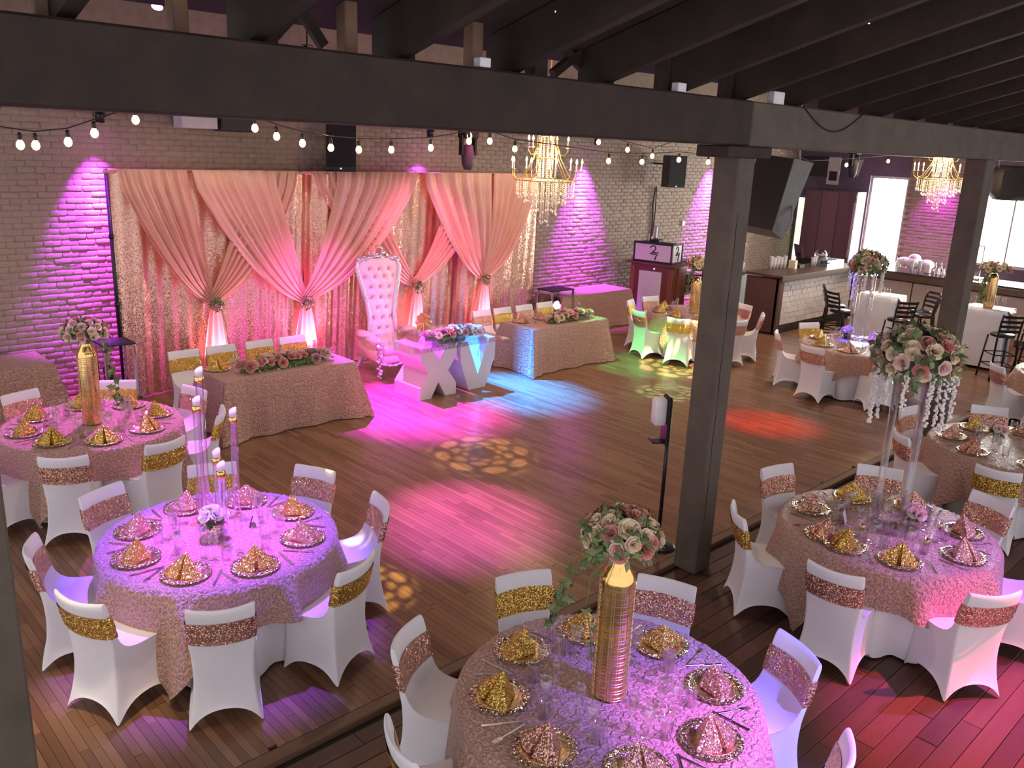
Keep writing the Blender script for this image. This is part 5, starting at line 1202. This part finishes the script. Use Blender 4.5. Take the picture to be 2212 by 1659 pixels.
# ---- loudspeakers and boxes along the wall top
def wall_speaker(x, y, z, rz, tilt, w, h, d, label, name='loudspeaker'):
    t = thing(name, label, 'speaker', (x, y, z), rz); Rm = Matrix.Rotation(tilt, 3, 'X')
    b = MB(); vs = []
    for sz in (-1, 1):
        for (px, py) in ((-w / 2, -d / 2), (w / 2, -d / 2), (w / 2 * .75, d / 2), (-w / 2 * .75, d / 2)): vs.append(Rm @ Vector((px, py, sz * h / 2)))
    b.add(vs, [(3, 2, 1, 0), (4, 5, 6, 7), (0, 1, 5, 4), (1, 2, 6, 5), (2, 3, 7, 6), (3, 0, 4, 7)]).build('cabinet', 'speaker', t)
    MB().box(Rm @ Vector((0, -d / 2 - .006, .02)), (w * .93, .012, h * .90), 0, Rm).build('grille', 'grille', t)
    MB().sphere(Rm @ Vector((0, -d / 2 - .012, -h * .46)), .010, 8, 6).build('indicator', 'led', t)
    MB().cyl(Vector((0, 0, .15)), Matrix.Rotation(-rz, 3, 'Z') @ Vector((0, WY - y, .15)), .02, n=6).build('bracket', 'black', t)
wall_speaker(7.52, 11.85, 3.42, D(-35), D(-14), .46, .74, .36, 'black loudspeaker high on the wall over the throne side of the backdrop')
wall_speaker(15.95, 11.7, 3.17, D(-25), 0, .44, .68, .38, 'black loudspeaker high on the wall above the booth')
# big hung speaker past the post
bs = thing('stage_speaker', 'huge tapered loudspeaker hung on chains beside the post', 'speaker', (12.0, 6.90, 3.03), D(-88))
Rm = Matrix.Rotation(D(5), 3, 'Y') @ Matrix.Rotation(D(-12), 3, 'X')
vs = [Rm @ Vector(p) for p in ((-.30, -.28, -.56), (.30, -.28, -.56), (.30, .10, -.62), (-.30, .10, -.62), (-.30, -.28, .52), (.30, -.28, .52), (.30, .36, .60), (-.30, .36, .60))]
MB().add(vs, [(3, 2, 1, 0), (4, 5, 6, 7), (0, 1, 5, 4), (1, 2, 6, 5), (2, 3, 7, 6), (3, 0, 4, 7)]).build('cabinet', 'speakerside', bs)
MB().box(Rm @ Vector((0, -.29, -.02)), (.58, .02, 1.06), 0, Rm).build('grille', 'grille', bs)
for sx in (-1, 1): MB().tube([Rm @ Vector((sx * .25, .0, .55)), Vector((sx * .25, .05, 1.1)), Vector((sx * .25, .05, 2.572))], .012, 5).build('chain', 'grey', bs)
MB().tube([Rm @ Vector((.30, .1, -.1)), Rm @ Vector((.36, .1, -.3)), Rm @ Vector((.33, .1, -.5))], .012, 5).build('loose_chain', 'grey', bs)
rs = thing('stage_speaker', 'dark rounded loudspeaker hung before the bar window', 'speaker', (20.0, 6.1, 3.25), D(-50))
MB().bbox((0, 0, 0), (.8, .6, .7), .15).build('cabinet', 'speaker', rs, True); MB().box((0, -.31, 0), (.6, .02, .5)).build('grille', 'grille', rs)
for sx in (-1, 1): MB().cyl((sx * .3, 0, .3), (sx * .3, 0, 2.352), .01, n=6).build('chain', 'grey', rs)
def mover(x, y, z, label, s=1.):
    t = thing('moving_head_light', label, 'light', (x, y, z)); 
    MB().bbox((0, 0, .30 * s), (.26 * s, .22 * s, .12 * s), .02).build('base', 'black', t); MB().cyl((0, 0, .36 * s), (0, 0, 5.62 - z), .014, n=8).build('hanger', 'black', t)
    for sx in (-1, 1): MB().bbox((sx * .13 * s, 0, .14 * s), (.04 * s, .09 * s, .30 * s), .01).build('yoke_arm', 'black', t)
    MB().lathe([(.001, -.22 * s), (.055 * s, -.22 * s), (.09 * s, -.14 * s), (.10 * s, .02 * s), (.075 * s, .14 * s), (.001, .15 * s)], 16).build('head', 'speaker', t, True)
mover(8.73, 10.24, 3.42, 'black moving-head light hanging above the drape end beside the chandelier', 1.0)
mover(17.2, 8.2, 3.45, 'black moving-head light hanging in front of the bright doorway', 1.0)
tag(MB().bbox((5.25, 11.95, 3.72), (.50, .30, .17), .01).box((5.25, 12.17, 3.74), (.08, .2, .05)).build('projector', 'lgrey'), 'pale ceiling projector box on the wall above the backdrop end', 'projector')
tag(MB().bbox((5.82, 11.95, 3.71), (.52, .3, .20), .02).box((5.82, 12.17, 3.74), (.08, .2, .05)).build('amplifier_box', 'speaker'), 'black box beside the pale projector above the backdrop', 'speaker')
t = thing('mirror_ball_light', 'multicolour party ball light under the beam near the left post', 'light', (1.72, 7.4, 3.80))
MB().sphere((0, 0, 0), .11, 16, 10).build('ball', 'speaker', t, True); MB().cyl((0, 0, .1), (0, 0, 1.83), .01, n=6).build('hanger', 'black', t)
for k in range(10):
    d = Vector((math.cos(k * 2.4) * .6 - .3, -.7, -.55 + .06 * (k % 4))).normalized(); MB().cyl(d * .10, d * .115, .022, n=8).build('lens', ('lensb', 'ledm', 'lens')[k % 3], t)
# ---- cables, outlet
tag(MB().tube([(16.0, 12.18, 2.8), (15.98, 12.2, 2.4), (16.03, 12.2, 2.0), (16.0, 12.2, 1.6)], .018, 6).tube([(16.06, 12.2, 2.82), (16.09, 12.2, 2.3), (16.06, 12.2, 1.7)], .012, 6).build('cable_run', 'cable'), 'black cables running down the wall below the booth loudspeaker', 'cable')
tag(MB().tube([(14.0 + math.cos(a) * .45, 8.0, 3.35 + math.sin(a) * .75) for a in [PI + i * PI / 16 for i in range(17)]], .014, 6).tube([(14.45, 8, 3.35), (14.46, 8, 5.62)], .014, 6).tube([(13.55, 8, 3.35), (13.54, 8, 5.62)], .014, 6).build('cable_loop', 'cable'), 'black cable hanging in a loop in front of the cabinet', 'cable')
tag(MB().bbox((17.24, 12.22, 1.95), (.11, .05, .13), .008).build('wall_outlet', 'cup'), 'white switch plate on the bricks right of the booth', 'outlet')
# clutter on the beam top
for k, (x0, x1, y, z, l) in enumerate(((1.2, 2.0, 4.5, 4.75, 'above the candle table'), (1.75, 2.5, 4.9, 4.6, 'behind the bare studs'), (2.6, 3.5, 4.7, 4.7, 'above the long table'), (3.2, 4.4, 5.2, 4.8, 'above the throne'), (4.4, 5.6, 4.9, 4.7, 'over the middle of the dance floor'))):
    tag(MB().tube([(x0 + (x1 - x0) * i / 10, y + .05 * math.sin(i), 5.62 - (5.62 - z) * math.sin(PI * i / 10)) for i in range(11)], .012, 5).build('hanging_cable', 'cable'), 'dark cable looped under the roof ' + l, 'cable', 'cables under the roof')
for k, (x, z, s, m) in enumerate(((3.32, 4.03, .05, 'cup'), (5.15, 4.03, .06, 'cup'), (6.45, 4.04, .10, 'cup'))):
    tag(MB().bbox((x, 3.79, z), (s * 1.6, .06, s), .004).build('junction_box', m), 'small white junction box on the beam, %s' % ('above the drapes', 'towards the post', 'right over the post')[k], 'box')
tag(MB().tube([(6.8 + 1.1 * i / 12, 3.735, 4.0 - .18 * math.sin(PI * i / 12)) for i in range(13)], .007, 5).build('beam_cable', 'cable'), 'thin black cable sagging on the beam beyond the post', 'cable')
